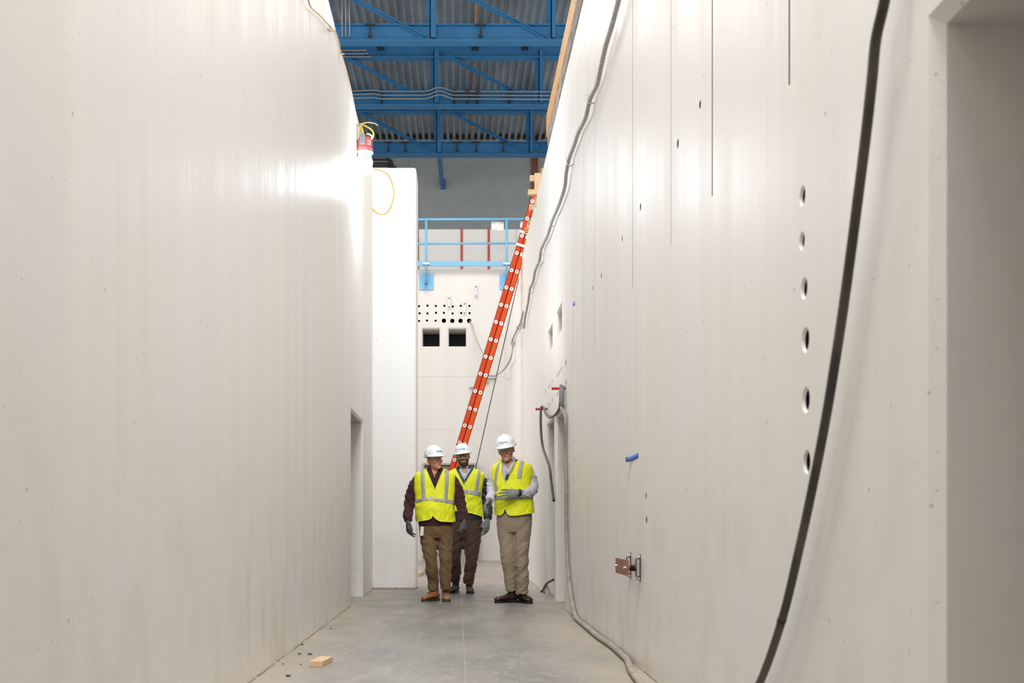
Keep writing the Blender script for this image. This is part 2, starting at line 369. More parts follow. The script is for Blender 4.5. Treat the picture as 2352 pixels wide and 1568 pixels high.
while y < 29.4:
    L_ = .04+.16*random.random()
    if not (12.5 < y+L_ and y < 15.4): box(bm, (XR-.003-.008*random.random(), y, 0), (XR+.001, y+L_, .002+.005*random.random()))
    y += L_*(.95 if random.random() < .7 else 1.6)
struct('trim_4', bm, bpy.data.materials['foot_grime'], 'uneven line of dirt along the foot of the right wall')
bm = bmesh.new(); x = -1.2
while x < -.62: box(bm, (x, 16.5-.008-.01*random.random(), 0), (x+.032, 16.502, .004+.014*random.random())); x += .03
struct('trim_5', bm, bpy.data.materials['foot_grime'], 'ragged dark grout at the foot of the bright cross wall')
# far wall with the mezzanine behind it
o = struct('wall_far', boxm((-9, 29.6, 0), (6, 31.2, 7.33), 0), [M['wall_far'], M['void_shade']], 'off-white concrete wall at the end of the corridor with round pipe holes and two square openings')
bm = bmesh.new()
YF = 29.6
for x0, x1 in ((970.5, 1009.5), (1030.8, 1070.3)):
    a = P(x0, 795, YF); c_ = P(x1, 755, YF); rect_cut(bm, YF, 1, a.x, c_.x, a.z, c_.z, .85, .03, 'y')
fh = []
for u, v in [(117,329),(219,323),(319,326),(422,324),(522,333),(618,325),(722,326),(124,414),(219,416),(321,408),(417,408),(520,416),(623,411),(725,413),(118,506),(213,501),(317,503)]:
    fh.append((940+u*.1913, 640+v*.1913, .028))
for u, v in [(416,503),(517,505),(616,504),(719,504)]: fh.append((940+u*.1913, 640+v*.1913, .055))
for px, py, r in fh:
    p = P(px, py, YF); round_cut(bm, YF, 1, p.x, p.z, r, .3, r*1.05, 'y')
box(bm, (-3, YF-.05, 4.62), (2, YF+.006, 4.632)); box(bm, (-3, YF-.05, 3.30), (2, YF+.004, 3.308))
boolean_cut(o, cutter_obj(bm))
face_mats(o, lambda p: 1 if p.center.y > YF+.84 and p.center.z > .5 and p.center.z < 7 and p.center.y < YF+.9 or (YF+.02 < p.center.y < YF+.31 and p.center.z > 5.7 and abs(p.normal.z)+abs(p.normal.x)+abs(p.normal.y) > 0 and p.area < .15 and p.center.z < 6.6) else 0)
struct('floor_mezzanine', boxm((-9, 31.2, 7.1), (6, 40.4, 7.33)), M['wall_far'], 'concrete slab of the upper level behind the railing')
struct('wall_back', boxm((-16, 40.4, 7), (16, 40.8, 14.6)), M['grey_wall'], 'grey upper end wall of the hall beneath the metal roof deck')
# corrugated roof deck
bm = bmesh.new(); prof = []; x = -13.0
while x < 13:
    prof += [(x, 14.15), (x+.085, 14.15), (x+.105, 14.225), (x+.19, 14.225)]; x += .21
va = [bm.verts.new((a, 21.5, z)) for a, z in prof]; vb = [bm.verts.new((a, 40.35, z)) for a, z in prof]
for k in range(len(prof)-1): bm.faces.new((va[k], va[k+1], vb[k+1], vb[k]))
vc = [bm.verts.new((a, 21.5, 14.4)) for a in (prof[0][0], prof[-1][0])]; vd = [bm.verts.new((a, 40.35, 14.4)) for a in (prof[0][0], prof[-1][0])]
bm.faces.new((vc[0], vc[1], vd[1], vd[0]))
struct('ceiling', bm, M['deck'], 'dark galvanised corrugated metal roof deck')
bm = bmesh.new(); x = -13.0
while x < 13: box(bm, (x+.1, 40.2, 14.12), (x+.195, 40.4, 14.23)); x += .21
struct('trim_2', bm, M['black'], 'row of dark flute closures where the roof deck meets the end wall')

# ------------------------------------------------------------------ roof trusses
def truss(Y, label):
    t = empty('roof_truss', (-.61, Y, 12.4)); tag(t, label, 'roof truss', 'blue steel trusses carrying the roof deck')
    X0, X1 = -7.2, 6.4; zb = 12.40; zt = 14.13
    bm = bmesh.new()                       # bottom chord: wide-flange beam
    box(bm, (X0, Y-.16, zb), (X1, Y+.16, zb+.035)); box(bm, (X0, Y-.02, zb+.035), (X1, Y+.02, zb+.44)); box(bm, (X0, Y-.12, zb+.40), (X1, Y-.02, zb+.43)); 
    obj('bottom_chord', bm, M['blue'], t)
    bm = bmesh.new()
    box(bm, (X0, Y-.14, zt-.40), (X1, Y+.14, zt-.365)); box(bm, (X0, Y-.02, zt-.365), (X1, Y+.02, zt-.03)); box(bm, (X0, Y-.14, zt-.03), (X1, Y+.14, zt))
    obj('top_chord', bm, M['blue'], t)
    xs = [-6.35, -3.48, -.61, 2.26, 5.13]
    for i, xx in enumerate(xs):
        bm = bmesh.new(); wv = .07 if abs(xx+.61) < .1 else .055
        box(bm, (xx-wv, Y-.13, zb+.1), (xx+wv, Y-.10, zt-.2)); box(bm, (xx-wv, Y-.13, zb+.1), (xx-wv+.02, Y-.03, zt-.2))
        box(bm, (xx-wv-.09, Y+.06, zb+.3), (xx+wv-.09, Y+.09, zt-.2))
        obj('vertical', bm, M['blue'], t)
    for a, c_ in ((-6.35, -3.48), (-3.48, -.61), (-.61, 2.26), (5.13, 2.26)):
        bm = bmesh.new(); s = 1 if c_ > a else -1
        p = Vector((a+.15*s, Y-.10, zt-.25)); q = Vector((c_-.16*s, Y-.10, zb+.12))
        bar(bm, p, q, .10, .022); bar(bm, p+Vector((0,.05,.0)), q+Vector((0,.05,.0)), .02, .11)
        bar(bm, p+Vector((0,.17,.03)), q+Vector((0,.17,.03)), .06, .07)
        obj('diagonal', bm, M['blue'], t)
        bm = bmesh.new(); 
        loops(bm, [[(c_-.42*s, Y-.055, zb+.03), (c_, Y-.055, zb+.03), (c_, Y-.055, zb+.42), (c_-.2*s, Y-.055, zb+.38)], [(c_-.42*s, Y-.04, zb+.03), (c_, Y-.04, zb+.03), (c_, Y-.04, zb+.42), (c_-.2*s, Y-.04, zb+.38)]])
        obj('gusset_plate', bm, M['blue'], t)
    return t
truss(28.1, 'blue steel roof truss nearest the camera, topmost in view')
t2 = truss(32.4, 'blue steel roof truss in the middle, with three thin conduits along it')
t3 = truss(36.7, 'blue steel roof truss farthest back, directly above the grey end wall')
# brace from the last truss to the end wall
t = empty('wall_brace', (-.5, 40.35, 11.6)); tag(t, 'short blue steel brace running from the last truss down to the grey end wall', 'brace')
bm = bmesh.new(); bar(bm, (-.60, 36.7, 12.42), P(1016, 424, 40.3), .15, .05, Vector((0,1,0))); obj('brace_arm', bm, M['blue'], t)
bm = bmesh.new(); q = P(1018, 425, 40.35); box(bm, (q.x-.08, 40.25, q.z-.14), (q.x+.08, 40.4, q.z+.2)); obj('end_plate', bm, M['blue'], t)
# conduits across the middle truss
for k, (yy, lab) in enumerate(((210, 'topmost of the three thin conduits crossing the middle blue truss'), (218.5, 'middle one of the three thin conduits crossing the middle blue truss'), (227, 'lowest of the three thin conduits crossing the middle blue truss'))):
    Y = 32.1; pts = []
    for px, dy in ((700,-1),(800,-1),(860,-3),(875,0),(975,0),(985,-2),(1003,-9),(1016,-9),(1040,0),(1060,0),(1300,1)):
        pts.append(P(px, yy+dy, Y if px not in (1003, 1016) else Y-.2))
    bm = bmesh.new(); tube(bm, pts, .017, 8); o = obj('conduit', bm, M['conduit'], None, True); tag(o, lab, 'conduit', 'conduits along the middle truss')
for px, lab in ((876, 'left of the centre post, far left'), (1043, 'just right of the centre post'), (1073, 'second right of the centre post, with a box'), (1097, 'third right of the centre post, with a box'), (1170, 'far right of the centre post')):
    bm = bmesh.new(); a = P(px, 206, 32.2); c_ = P(px, 233, 32.2); box(bm, (a.x-.02, 32.12, c_.z), (a.x+.02, 32.38, a.z+.05))
    if px in (1073, 1097): box(bm, (a.x-.06, 32.07, a.z-.16), (a.x+.06, 32.14, a.z-.02))
    o = obj('conduit_strap', bm, M['darksteel']); tag(o, 'dark conduit strap on the middle truss, '+lab, 'strap', 'straps on the middle truss')
for k in range(3):   # bent conduits at the left
    z = 14.02-.09*k; x = P(836+5*k, 110, 32.1).x
    pts = [(-5.5, 32.15, z-.15), (x-.2, 32.15, z-.15), (x-.05, 32.2, z-.12), (x, 32.4, z-.08), (x+.02, 33.5, z), (x+.05, 36.3, z)]
    bm = bmesh.new(); tube(bm, crom(pts, 5), .017, 8); o = obj('conduit', bm, M['conduit'], None, True)
    tag(o, 'thin bent conduit at the top left of the middle truss, %s of three' % ('outermost', 'middle', 'innermost')[k], 'conduit', 'bent conduits under the deck')
for k, px in enumerate((786, 794.5, 803)):
    a = P(px, 84, 27.9)
    bm = bmesh.new(); tube(bm, [a, (a.x-.01, 27.9, 14.0)], .014, 8); o = obj('conduit', bm, M['conduit'], None, True)
    tag(o, 'thin upright conduit at the left end of the nearest truss, %s of three' % ('first', 'second', 'third')[k], 'conduit', 'upright conduits on the nearest truss')
# clamps hung on the trusses
def clamp(px, py0, py1, Y, lab, grp):
    a = P(px, py0, Y); c_ = P(px, py1, Y); bm = bmesh.new()
    tube(bm, [a, c_], .022, 6); box(bm, (a.x-.13, Y-.03, a.z-.03), (a.x+.13, Y+.03, a.z)); box(bm, (c_.x-.05, Y-.03, c_.z), (c_.x+.05, Y+.03, c_.z+.05))
    tag(obj('beam_clamp', bm, M['darksteel']), lab, 'beam clamp', grp)
clamp(850, 55, 84, 27.95, 'dark beam clamp on the nearest truss, left of its centre post', 'clamps on the nearest truss')
clamp(1104, 55, 84, 27.95, 'dark beam clamp on the nearest truss, past the centre post', 'clamps on the nearest truss')
for px, w_ in ((892, 'closest to the worklight'), (931, 'second from the worklight'), (1050, 'just past the centre post'), (1094, 'second past the centre post'), (1156, 'farthest from the worklight')):
    clamp(px, 325, 347, 36.55, 'dark beam clamp on the farthest truss, '+w_, 'clamps on the farthest truss')
for px, w_ in ((874, 'closest to the left wall'), (1091, 'in the middle'), (1206, 'near the plywood')):
    a = P(px, 104, 32.1); bm = boxm((a.x-.10, 32.0, a.z-.06), (a.x+.10, 32.3, a.z), .01)
    tag(obj('junction_box', bm, M['darksteel']), 'small grey junction box under the top of the middle truss, '+w_, 'junction box', 'boxes on the middle truss')
bm = bmesh.new(); tube(bm, [(.445, 22, 14.02), (.44, 40.3, 14.02)], .028, 10); tag(obj('copper_pipe', bm, M['copper'], None, True), 'single copper pipe running along under the corrugated roof deck', 'pipe')
for k in range(4):
    a = P(1221.5+4.3*k, 355, 40.37); bm = bmesh.new(); tube(bm, [(a.x, 40.375, 14.1), (a.x, 40.375, 9.9)], .028, 10)
    tag(obj('copper_pipe', bm, M['copper'], None, True), 'vertical copper pipe on the grey end wall, %s of four from the left' % ('first', 'second', 'third', 'fourth')[k], 'pipe', 'copper pipes on the end wall')
for k, (yy, xe, lab) in enumerate(((360, 893, 'topmost'), (367, 901, 'second'), (375, 899, 'third'), (381, 909, 'lowest'))):
    pts = [P(820, yy, 40.36), P(xe-12, yy, 40.36), P(xe-4, yy+2, 40.36), P(xe, yy+8, 40.36), P(xe+1, yy+40, 40.36)]
    bm = bmesh.new(); tube(bm, crom(pts, 5), .03, 8); tag(obj('conduit', bm, M['darksteel'], None, True), 'dark bent conduit on the end wall beside the worklight, %s of four' % lab, 'conduit', 'dark conduits on the end wall')

# ------------------------------------------------------------------ mezzanine railing and what stands behind it
r_ = empty('guard_railing', P(1063, 604, 29.5)); tag(r_, 'light blue steel guard railing bolted to the top of the far wall', 'railing')
YR = 29.42
def rail(name, py, rad): 
    a = P(940, py+.6, YR); c_ = P(1250, py-1.2, YR); bm = bmesh.new(); tube(bm, [(-2.5, YR, a.z), c_], rad, 12); obj(name, bm, M['rail_blue'], r_, True)
rail('top_rail', 504, .031); rail('middle_rail', 559.5, .026)
bm = boxm(P(900, 610.5, YR-.02), (P(1290, 600, YR).x, YR+.02, P(900, 600, YR).z)); obj('toe_board', bm, M['rail_blue'], r_)
for px in (979, 1163.5, 1348):
    bm = bmesh.new(); tube(bm, [P(px, 650, YR-.03), P(px, 504, YR-.03)], .032, 12); po = obj('post', bm, M['rail_blue'], r_, True)
    bm = bmesh.new(); a = P(px, 605, YR-.07); box(bm, (a.x-.08, YR-.09, a.z-.025), (a.x+.08, YR-.03, a.z+.025)); lathe(bm, [(.02,0),(.02,.03)], (a.x-.065, YR-.08, a.z), 8, Vector((0,-1,0))); lathe(bm, [(.02,0),(.02,.03)], (a.x+.065, YR-.08, a.z), 8, Vector((0,-1,0)))
    obj('clamp', bm, M['alu'], r_)
    a = P(px-16, 666, 29.6); c_ = P(px+17, 628, 29.6)
    bm = boxm((a.x, 29.575, a.z), (c_.x, 29.6, c_.z)); obj('base_plate', bm, M['rail_blue'], r_)
    bm = bmesh.new(); box(bm, (P(px,0,YF).x-.045, 29.40, P(0,652,YF).z), (P(px,0,YF).x+.045, 29.575, P(0,634,YF).z)); obj('bracket', bm, M['rail_blue'], r_)
    for ex in (a.x+.04, c_.x-.04):
        for ez in (a.z+.04, c_.z-.04):
            bm = bmesh.new(); lathe(bm, [(.016,0),(.016,.018)], (ex, 29.575, ez), 6, Vector((0,-1,0))); obj('bolt', bm, M['steel'], r_)
YP = 31.6
t = empty('partition', P(1080, 610, YP)); tag(t, 'white panel partition standing on the upper level behind the railing', 'partition')
xs = [962, 1060.5, 1122.5, 1186, 1260]; zt_ = P(0, 526.5, YP).z
for i in range(len(xs)-1):
    bm = boxm((P(xs[i],0,YP).x+.005, YP, 7.33), (P(xs[i+1],0,YP).x-.005, YP+.06, zt_)); obj('panel', bm, mat('white_panel', (.62,.61,.59), .6) if i == 0 else bpy.data.materials['white_panel'], t)
for x_ in xs[1:3]:
    bm = boxm((P(x_-2.6,0,YP).x, YP-.03, 7.33), (P(x_+2.6,0,YP).x, YP, zt_+.01)); obj('red_strip', bm, M['redtape'], t)
bm = boxm((P(960,0,YP).x, YP-.02, 7.33), (P(962,0,YP).x, YP+.05, P(0,548,YP).z)); obj('edge_post', bm, M['framedark'], t)
for x0, x1, y0, y1, lab in ((1128.5,1157,509,528,'white paper sheet hung on the upper railing near the blue post'), (1195,1204,509,524,'white paper sheet hung on the upper railing beside the ladder')):
    bm = bmesh.new(); a = P(x0, y0, 29.5); c_ = P(x1, y1, 29.5)
    gridv = [[bm.verts.new((a.x+(c_.x-a.x)*i/6, 29.5+.015*math.sin(i*1.3+j), a.z+(c_.z-a.z)*j/4+.01*math.sin(i))) for j in range(5)] for i in range(7)]
    for i in range(6):
        for j in range(4): bm.faces.new((gridv[i][j], gridv[i+1][j], gridv[i+1][j+1], gridv[i][j+1]))
    o = obj('paper_sheet', bm, M['paper']); o.modifiers.new('s', 'SOLIDIFY').thickness = .003; tag(o, lab, 'paper')
bm = bmesh.new(); q = P(1089, 599, 30.2); ellipsoid(bm, (q.x, 30.2, 7.40), (.15, .13, .09), seg=16)
for v in bm.verts: v.co += Vector((0,0,.02))*noise.noise(v.co*14); v.co.z = max(v.co.z, 7.331)
tag(obj('plastic_bag', bm, mat('white_plastic', (.7,.62,.56), .6), None, True), 'small crumpled whitish bag lying on the upper ledge between the red strips', 'bag')

# ------------------------------------------------------------------ fittings on the far wall
def strut(px, y0, y1, lab):
    a = P(px-2.3, y1, YF); c_ = P(px+2.3, y0, YF); t = empty('strut_channel', P(px, (y0+y1)/2, YF)); tag(t, lab, 'strut channel', 'short upright struts on the far wall')
    bm = bmesh.new(); box(bm, (a.x, YF-.012, a.z), (c_.x, YF, c_.z)); box(bm, (a.x, YF-.05, a.z), (a.x+.008, YF-.012, c_.z)); box(bm, (c_.x-.008, YF-.05, a.z), (c_.x, YF-.012, c_.z))
    obj('channel', bm, M['steel'], t)
    for zz in (a.z+.05, c_.z-.05):
        bm = bmesh.new(); lathe(bm, [(.016,0),(.016,.02)], ((a.x+c_.x)/2, YF-.012, zz), 8, Vector((0,-1,0))); obj('bolt', bm, M['darksteel'], t)
strut(1031.7, 680, 710, 'short upright steel strut on far wall, above the row of pipe holes, leftmost')
strut(1067, 693, 723.5, 'short upright steel strut on far wall, between the last pipe holes')
strut(1093.5, 654, 684.5, 'short upright steel strut on far wall, the highest one, beside the ladder')
for x0, x1, y, lab in ((1114,1139,868,'horizontal steel rod stub on far wall right of ladder, the longer one'), (1105,1122.5,877.5,'horizontal steel rod stub on far wall right of ladder, the shorter one'), (1078,1096,889,'horizontal steel rod stub on far wall left of ladder')):
    a = P(x0, y, YF-.05); c_ = P(x1, y, YF-.05); bm = bmesh.new(); tube(bm, [a, c_], .022, 10); box(bm, (a.x, YF-.05, a.z+.01), (c_.x, YF, a.z+.02)); tag(obj('steel_rod', bm, M['steel'], None, False), lab, 'rod', 'horizontal rods on the far wall')
# cable drooping from pipe hole to the right wall hook
pts = [P(1077, 737, YF+.15), P(1082, 742, YF-.05), P(1097, 785, 29.2), P(1112, 818, 28.8), P(1120, 850, 28.4)]
bm = bmesh.new(); tube(bm, crom(pts, 6), .017, 8); tag(obj('cable', bm, M['cable'], None, True), 'thin grey cable hanging from the last big pipe hole toward the ladder', 'cable')
# steel door set in far wall
t = empty('steel_cabinet', P(1032, 1287, YF)); tag(t, 'beige framed steel cabinet with dark interior against the far wall behind the men', 'cabinet')
a = P(970.5, 1287, 29.3); c_ = P(1094, 1063.5, 29.3)
bm = bmesh.new()
for q0, q1 in (((a.x,0), (a.x+.05, c_.z)), ((c_.x-.05, 0), (c_.x, c_.z)), ((a.x+.0505, c_.z-.045), (c_.x-.0505, c_.z)), ((a.x+.0505, 0), (c_.x-.0505, .28))): box(bm, (q0[0], 29.25, q0[1]), (q1[0], 29.6, q1[1]))
obj('frame', bm, M['frame'], t)
bm = boxm((a.x+.05, 29.50, .28), (c_.x-.05, 29.58, c_.z-.35)); obj('recess', bm, M['framedark'], t)
bm = boxm((a.x+.06, 29.44, c_.z-.36), (c_.x-.06, 29.5, c_.z-.06)); obj('header_panel', bm, M['frame'], t)
bm = bmesh.new(); tube(bm, [(a.x+.08, 29.42, .42), (c_.x-.08, 29.42, .42)], .1, 12); obj('roller', bm, M['darksteel'], t, True)

# ------------------------------------------------------------------ extension ladder
YLD = 21.2
lf = P(960, 1317, YLD); lf.z = 0.06; lt = P(1224.5, 436, YLD); axis = (lt-lf).normalized(); perp = Vector((axis.z, 0, -axis.x))   # perp -> toward the wall
lad = empty('extension_ladder', (lf.x, YLD+.22, 0)); tag(lad, 'tall orange fibreglass extension ladder leaning on the right wall behind the men', 'ladder')
def section(off, s0, s1, m, nm):
    sec = empty(nm, lf + axis*s0); sec.parent = lad; sec.matrix_parent_inverse = Matrix.Translation(lad.location).inverted()
    for yy, sd in ((YLD, 1), (YLD+.44, -1)):
        bm = bmesh.new(); d = .093
        p0 = lf+axis*s0+perp*off; p1 = lf+axis*s1+perp*off
        def quadbar(o0, o1, ya, yb):
            v = [bm.verts.new((q+perp*o_+Vector((0, yc-YLD, 0)))) for q in (p0, p1) for o_ in (o0, o1) for yc in (ya, yb)]
            for f in ((0,1,3,2),(4,6,7,5),(0,4,5,1),(2,3,7,6),(0,2,6,4),(1,5,7,3)): bm.faces.new([v[i] for i in f])
        quadbar(0, d, yy, yy+.005*sd); quadbar(0, .006, yy, yy-.0*sd+.03*sd); quadbar(d-.006, d, yy, yy+.03*sd)
        obj('side_rail', bm, m, sec)
    k = 0; s = .17
    while s < s1-.05:
        if s > s0+.03:
            c_ = lf+axis*s+perp*(off+.047); bm = bmesh.new()
            tube(bm, [c_+Vector((0,-.012,0)), c_+Vector((0,.455,0))], .019, 10)
            for yy in (-.013, .443): lathe(bm, [(.034,0),(.034,.010)], c_+Vector((0,yy,0)), 14, Vector((0,1,0)))
            rg = obj('rung', bm, M['alu'], sec)
            bm = bmesh.new(); lathe(bm, [(.013,0),(.013,.004)], c_+Vector((0,-.0165,0)), 10, Vector((0,1,0))); lk = bpy.data.meshes.new('rung_hole')
            bmesh.ops.recalc_face_normals(bm, faces=bm.faces)
            # dark hollow of the rung end joined to the rung mesh as a second material
            tmp = bmesh.new(); tmp.from_mesh(rg.data); n0 = len(tmp.faces); bm.to_mesh(lk); bm.free(); tmp.from_mesh(lk)
            tmp.faces.ensure_lookup_table()
            for f in tmp.faces[n0:]: f.material_index = 1
            tmp.to_mesh(rg.data); tmp.free(); rg.data.materials.append(M['darksteel'])
        s += .3245
total = (lt-lf).length
s_base = (P(0, 531, YLD).z - lf.z)/axis.z
section(.0, 1.2, total+.1, M['orange_dark'], 'fly_section'); section(.099, .12, s_base, M['orange'], 'base_section')
for py in (532, 561):
    s = (P(0, py, YLD).z-lf.z)/axis.z; c_ = lf+axis*s; bm = bmesh.new()
    v = []
    for da in (-.022, .022):
        for dp in (-.012, .2):
            for yy in (-.03, -.008): v.append(bm.verts.new(c_+axis*da+perp*dp+Vector((0,yy,0))))
    for f in ((0,1,3,2),(4,6,7,5),(0,4,5,1),(2,3,7,6),(0,2,6,4),(1,5,7,3)): bm.faces.new([v[i] for i in f])
    obj('guide_bracket', bm, M['alu'], lad)
for yy in (YLD-.02, YLD+.42):
    bm = bmesh.new(); a = lf+perp*.13-Vector((0,0,.0))
    loops(bm, [[(a.x-.06, yy, .0), (a.x+.16, yy, .0), (a.x+.15, yy, .12), (a.x+.05, yy, .17)], [(a.x-.06, yy+.04, .0), (a.x+.16, yy+.04, .0), (a.x+.15, yy+.04, .12), (a.x+.05, yy+.04, .17)]])
    obj('foot', bm, M['steel'], lad)
bm = bmesh.new(); tube(bm, [P(1191, 640, 21.0), P(1163, 765, 20.6), P(1130, 908, 20.2), P(1096, 1060, 19.8), P(1062, 1210, 19.4), P(1040, 1330, 19.5)], .0085, 6)
tag(obj('rope', bm, M['darksteel'], None, True), 'thin dark rope slanting down beside the orange ladder', 'rope')
bm = boxm(P(958, 1323, 20.6), (P(967,0,20.6).x, 21.3, .07), .004); 
for v in bm.verts: v.co.z = max(v.co.z, 0)
tag(obj('wood_block', bm, M['wood']), 'small pale timber block on the floor at the ladder foot', 'wood block')

# ------------------------------------------------------------------ timber on top of the right wall
bm = boxm((XR-.005, 8.0, 5.95), (XR+.02, 15.3, 6.22)); 
for k in range(14):
    y = 8.3+k*.53; 
    lathe(bm, [(.012,0),(.012,.004)], (XR-.005, y, 6.0+.15*(k%2)), 8, Vector((-1,0,0)))
tag(obj('plywood_sheet', bm, M['ply']), 'orange-brown plywood form strip standing on edge along the top of the right wall', 'plywood')
bm = bmesh.new(); y = 8.0; i = 0
while y < 14.9:
    L_ = .18+.3*random.random(); hh = 5.945-.05*random.random(); box(bm, (XR-.002-.012*random.random(), y, ZR), (XR+.22, min(y+L_, 15.0), hh)); y += L_+.003
tag(obj('timber_sill', bm, M['greywood']), 'weathered grey built-up timber sill under the plywood on the right wall', 'timber')
YT = 18.3
def timber(name, x0, y0, x1, y1, Ya, Yb, m, lab, grp='timber pieces by the ladder top'):
    a = P(x0, y1, Ya); c_ = P(x1, y0, Ya); bm = boxm((a.x, Ya, a.z), (c_.x, Yb, c_.z), .003); tag(obj(name, bm, m), lab, 'timber', grp)
def on_wall(py): return (ZR-EYE)*F/(CY-py)
def timber2(name, x0, y0, y1, m, lab, dep=.09):
    Y = on_wall(y1); a = P(x0, y1, Y); c_ = P(x0, y0, Y); bm = boxm((a.x, Y, ZR), (XR+.28, Y+dep, c_.z), .003); tag(obj(name, bm, m), lab, 'timber', 'timber pieces by the ladder top')
a = P(1228, 397, 17.3); bm = boxm((a.x, 17.3, ZR-.14), (P(1243, 397, 17.3).x, 17.34, a.z), .003); tag(obj('timber_post', bm, M['wood']), 'upright pale timber post on the wall top just in front of the ladder tip', 'timber', 'timber pieces by the ladder top')
bm = boxm((P(1243,0,17.5).x, 17.5, ZR), (XR+.3, 17.6, P(0,386,17.5).z), .003); tag(obj('timber_block', bm, M['ply']), 'orange timber end standing highest, just right of the upright post', 'timber', 'timber pieces by the ladder top')
bm = boxm((P(1217,0,17.345).x, 17.345, P(0,415,17.345).z), (XR+.28, 17.40, P(0,402,17.345).z), .003); tag(obj('timber_block', bm, M['wood']), 'pale timber crosspiece nailed behind the top of the upright post', 'timber', 'timber pieces by the ladder top')
timber2('timber_block', 1213, 434.5, 446, M['wood'], 'pale timber crosspiece sticking out to the left below the ladder tip')
timber2('timber_block', 1216.5, 468.5, 481, M['wood'], 'pale timber crosspiece crossing in front of the highest ladder rung')
timber2('timber_block', 1213, 503, 513, M['ply'], 'brown timber end level with the upper blue rail')
timber2('timber_block', 1211, 514, 520, M['paper'], 'small white-painted timber end just below the upper blue rail')
timber2('timber_block', 1205, 522, 533, M['ply'], 'brown timber end beside the upper ladder bracket')
bm = bmesh.new(); bar(bm, P(1199, 590, 22.5), P(1177, 672, 22.5), .05, .09, Vector((0,1,0))); tag(obj('timber_brace', bm, M['ply']), 'slanting brown timber brace behind the right edge of the ladder', 'timber')

# ------------------------------------------------------------------ worklight with its cords
tl = empty('worklight', P(838, 350, 14.0)); tag(tl, 'red and grey LED site worklight, lit, hanging on the left wall', 'worklight')
lc = P(837, 350, 14.0); lx, ly = lc.x+.002, lc.y
def zz(py): return P(0, py, 14.0).z
bm = bmesh.new(); prof = [(.07, zz(349)), (.098, zz(348)), (.103, zz(343)), (.094, zz(341)), (.098, zz(325)), (.090, zz(320)), (.07, zz(317)), (.03, zz(316))]
lathe(bm, prof, (lx, ly, 0), 32); obj('housing', bm, M['lampred'], tl, True)
bm = bmesh.new(); lathe(bm, [(.09, zz(353)), (.103, zz(352)), (.103, zz(349.5)), (.09, zz(348))], (lx, ly, 0), 32); obj('collar', bm, M['lampcage'], tl)
bm = bmesh.new(); lathe(bm, [(.085, zz(368)), (.088, zz(353))], (lx, ly, 0), 32); obj('heat_sink', bm, M['lens_side'], tl)
bm = bmesh.new(); lathe(bm, [(.06, zz(399)), (.082, zz(395)), (.098, zz(372)), (.092, zz(367))], (lx, ly, 0), 32); obj('lamp_lens', bm, M['led'], tl, True)
bm = bmesh.new()
box(bm, (lx-.05, ly-.115, zz(338)), (lx+.018, ly-.06, zz(314))); box(bm, (lx-.035, ly-.12, zz(318)), (lx-.01, ly-.05, zz(312))); bmesh.ops.bevel(bm, geom=bm.edges[:], offset=.008, segments=2, affect='EDGES')
obj('handle_bracket', bm, M['lampgrey'], tl)
bm = bmesh.new()
for s in (-1, 1):
    tube(bm, crom([(lx+.09*s, ly-.04, zz(322)), (lx+.085*s, ly-.06, zz(315)), (lx+.04*s, ly-.07, zz(312)), (lx+.02*s, ly-.02, zz(313))], 5), .011, 8)
obj('handle', bm, M['lampcage'], tl, True)
for k in range(3):
    bm = bmesh.new(); xx = lx+.045+.014*k; box(bm, (xx-.002, ly-.1, zz(338)), (xx+.002, ly-.075, zz(327))); obj('vent_slot', bm, M['lampcage'], tl)
bm = bmesh.new(); tube(bm, crom([P(829, 316, 13.95), P(827, 300, 13.97), P(830, 287, 13.98), P(838, 289, 13.95), P(852, 297, 13.93), P(858, 307, 13.92), P(855, 318, 13.95)], 6), .009, 8); tube(bm, crom([P(835, 312, 13.9), P(830, 299, 13.95), P(829, 288, 13.98), P(833, 300, 13.92), P(836, 313, 13.9)], 6), .010, 8)
tag(obj('power_cord', bm, M['yellowcord'], None, True), 'yellow cord looped above the red worklight', 'cord')
bm = bmesh.new(); tube(bm, crom([P(858, 388, 15.9), P(875, 392, 16.1), P(889, 399, 16.2), P(897, 412, 16.35), P(903, 430, 16.45), P(904.5, 447, 16.46), P(899, 470, 16.46), P(889, 487, 16.46), P(875, 492, 16.46), P(860, 484, 16.46), P(852, 468, 16.46), P(848, 440, 16.44), P(848, 420, 16.4), P(851, 400, 16.2)], 6), .0075, 8)
tag(obj('power_cord', bm, M['yellowcord'], None, True), 'yellow cord hanging in a long loop on the white cross wall below the worklight', 'cord')
bm = bmesh.new(); tube(bm, crom([P(700, -25, 9.2), LW(708, 0, .02), LW(715, 18, .02), LW(735, 36, .02), LW(750, 52, .02), LW(766, 69, .02), LW(770, 68, .05), LW(765, 72, .04), LW(756, 70, .02), LW(762, 66, .02), LW(772, 75, .01), LW(779, 98, .012), LW(782, 115, .012), LW(781, 122, .02), LW(790, 124, .05), LW(786, 128, .04), LW(795, 160, .012), LW(806, 205, .012), LW(814, 245, .012), P(822, 285, 13.9), P(829, 287, 13.9)], 5), .0065, 6)
tag(obj('electrical_wire', bm, M['wire'], None, True), 'tan wire with twisted knots trailing along the top edge of the left wall', 'wire')
bm = bmesh.new(); tube(bm, crom([P(817, 286, 13.92), P(830, 284, 13.9), P(845, 281, 13.85), P(860, 283, 13.8), P(868, 288, 13.8)], 5), .005, 6); tube(bm, [P(833.5, 400, 13.92), P(834, 430, 13.92), P(833.5, 486, 13.92)], .003, 5); tube(bm, crom([P(829, 285, 13.9), P(826, 300, 13.9), P(822, 320, 13.9)], 4), .005, 6)
tag(obj('tie_wire', bm, M['wire'], None, True), 'thin tan tie wire twisted round the top of the worklight', 'wire')

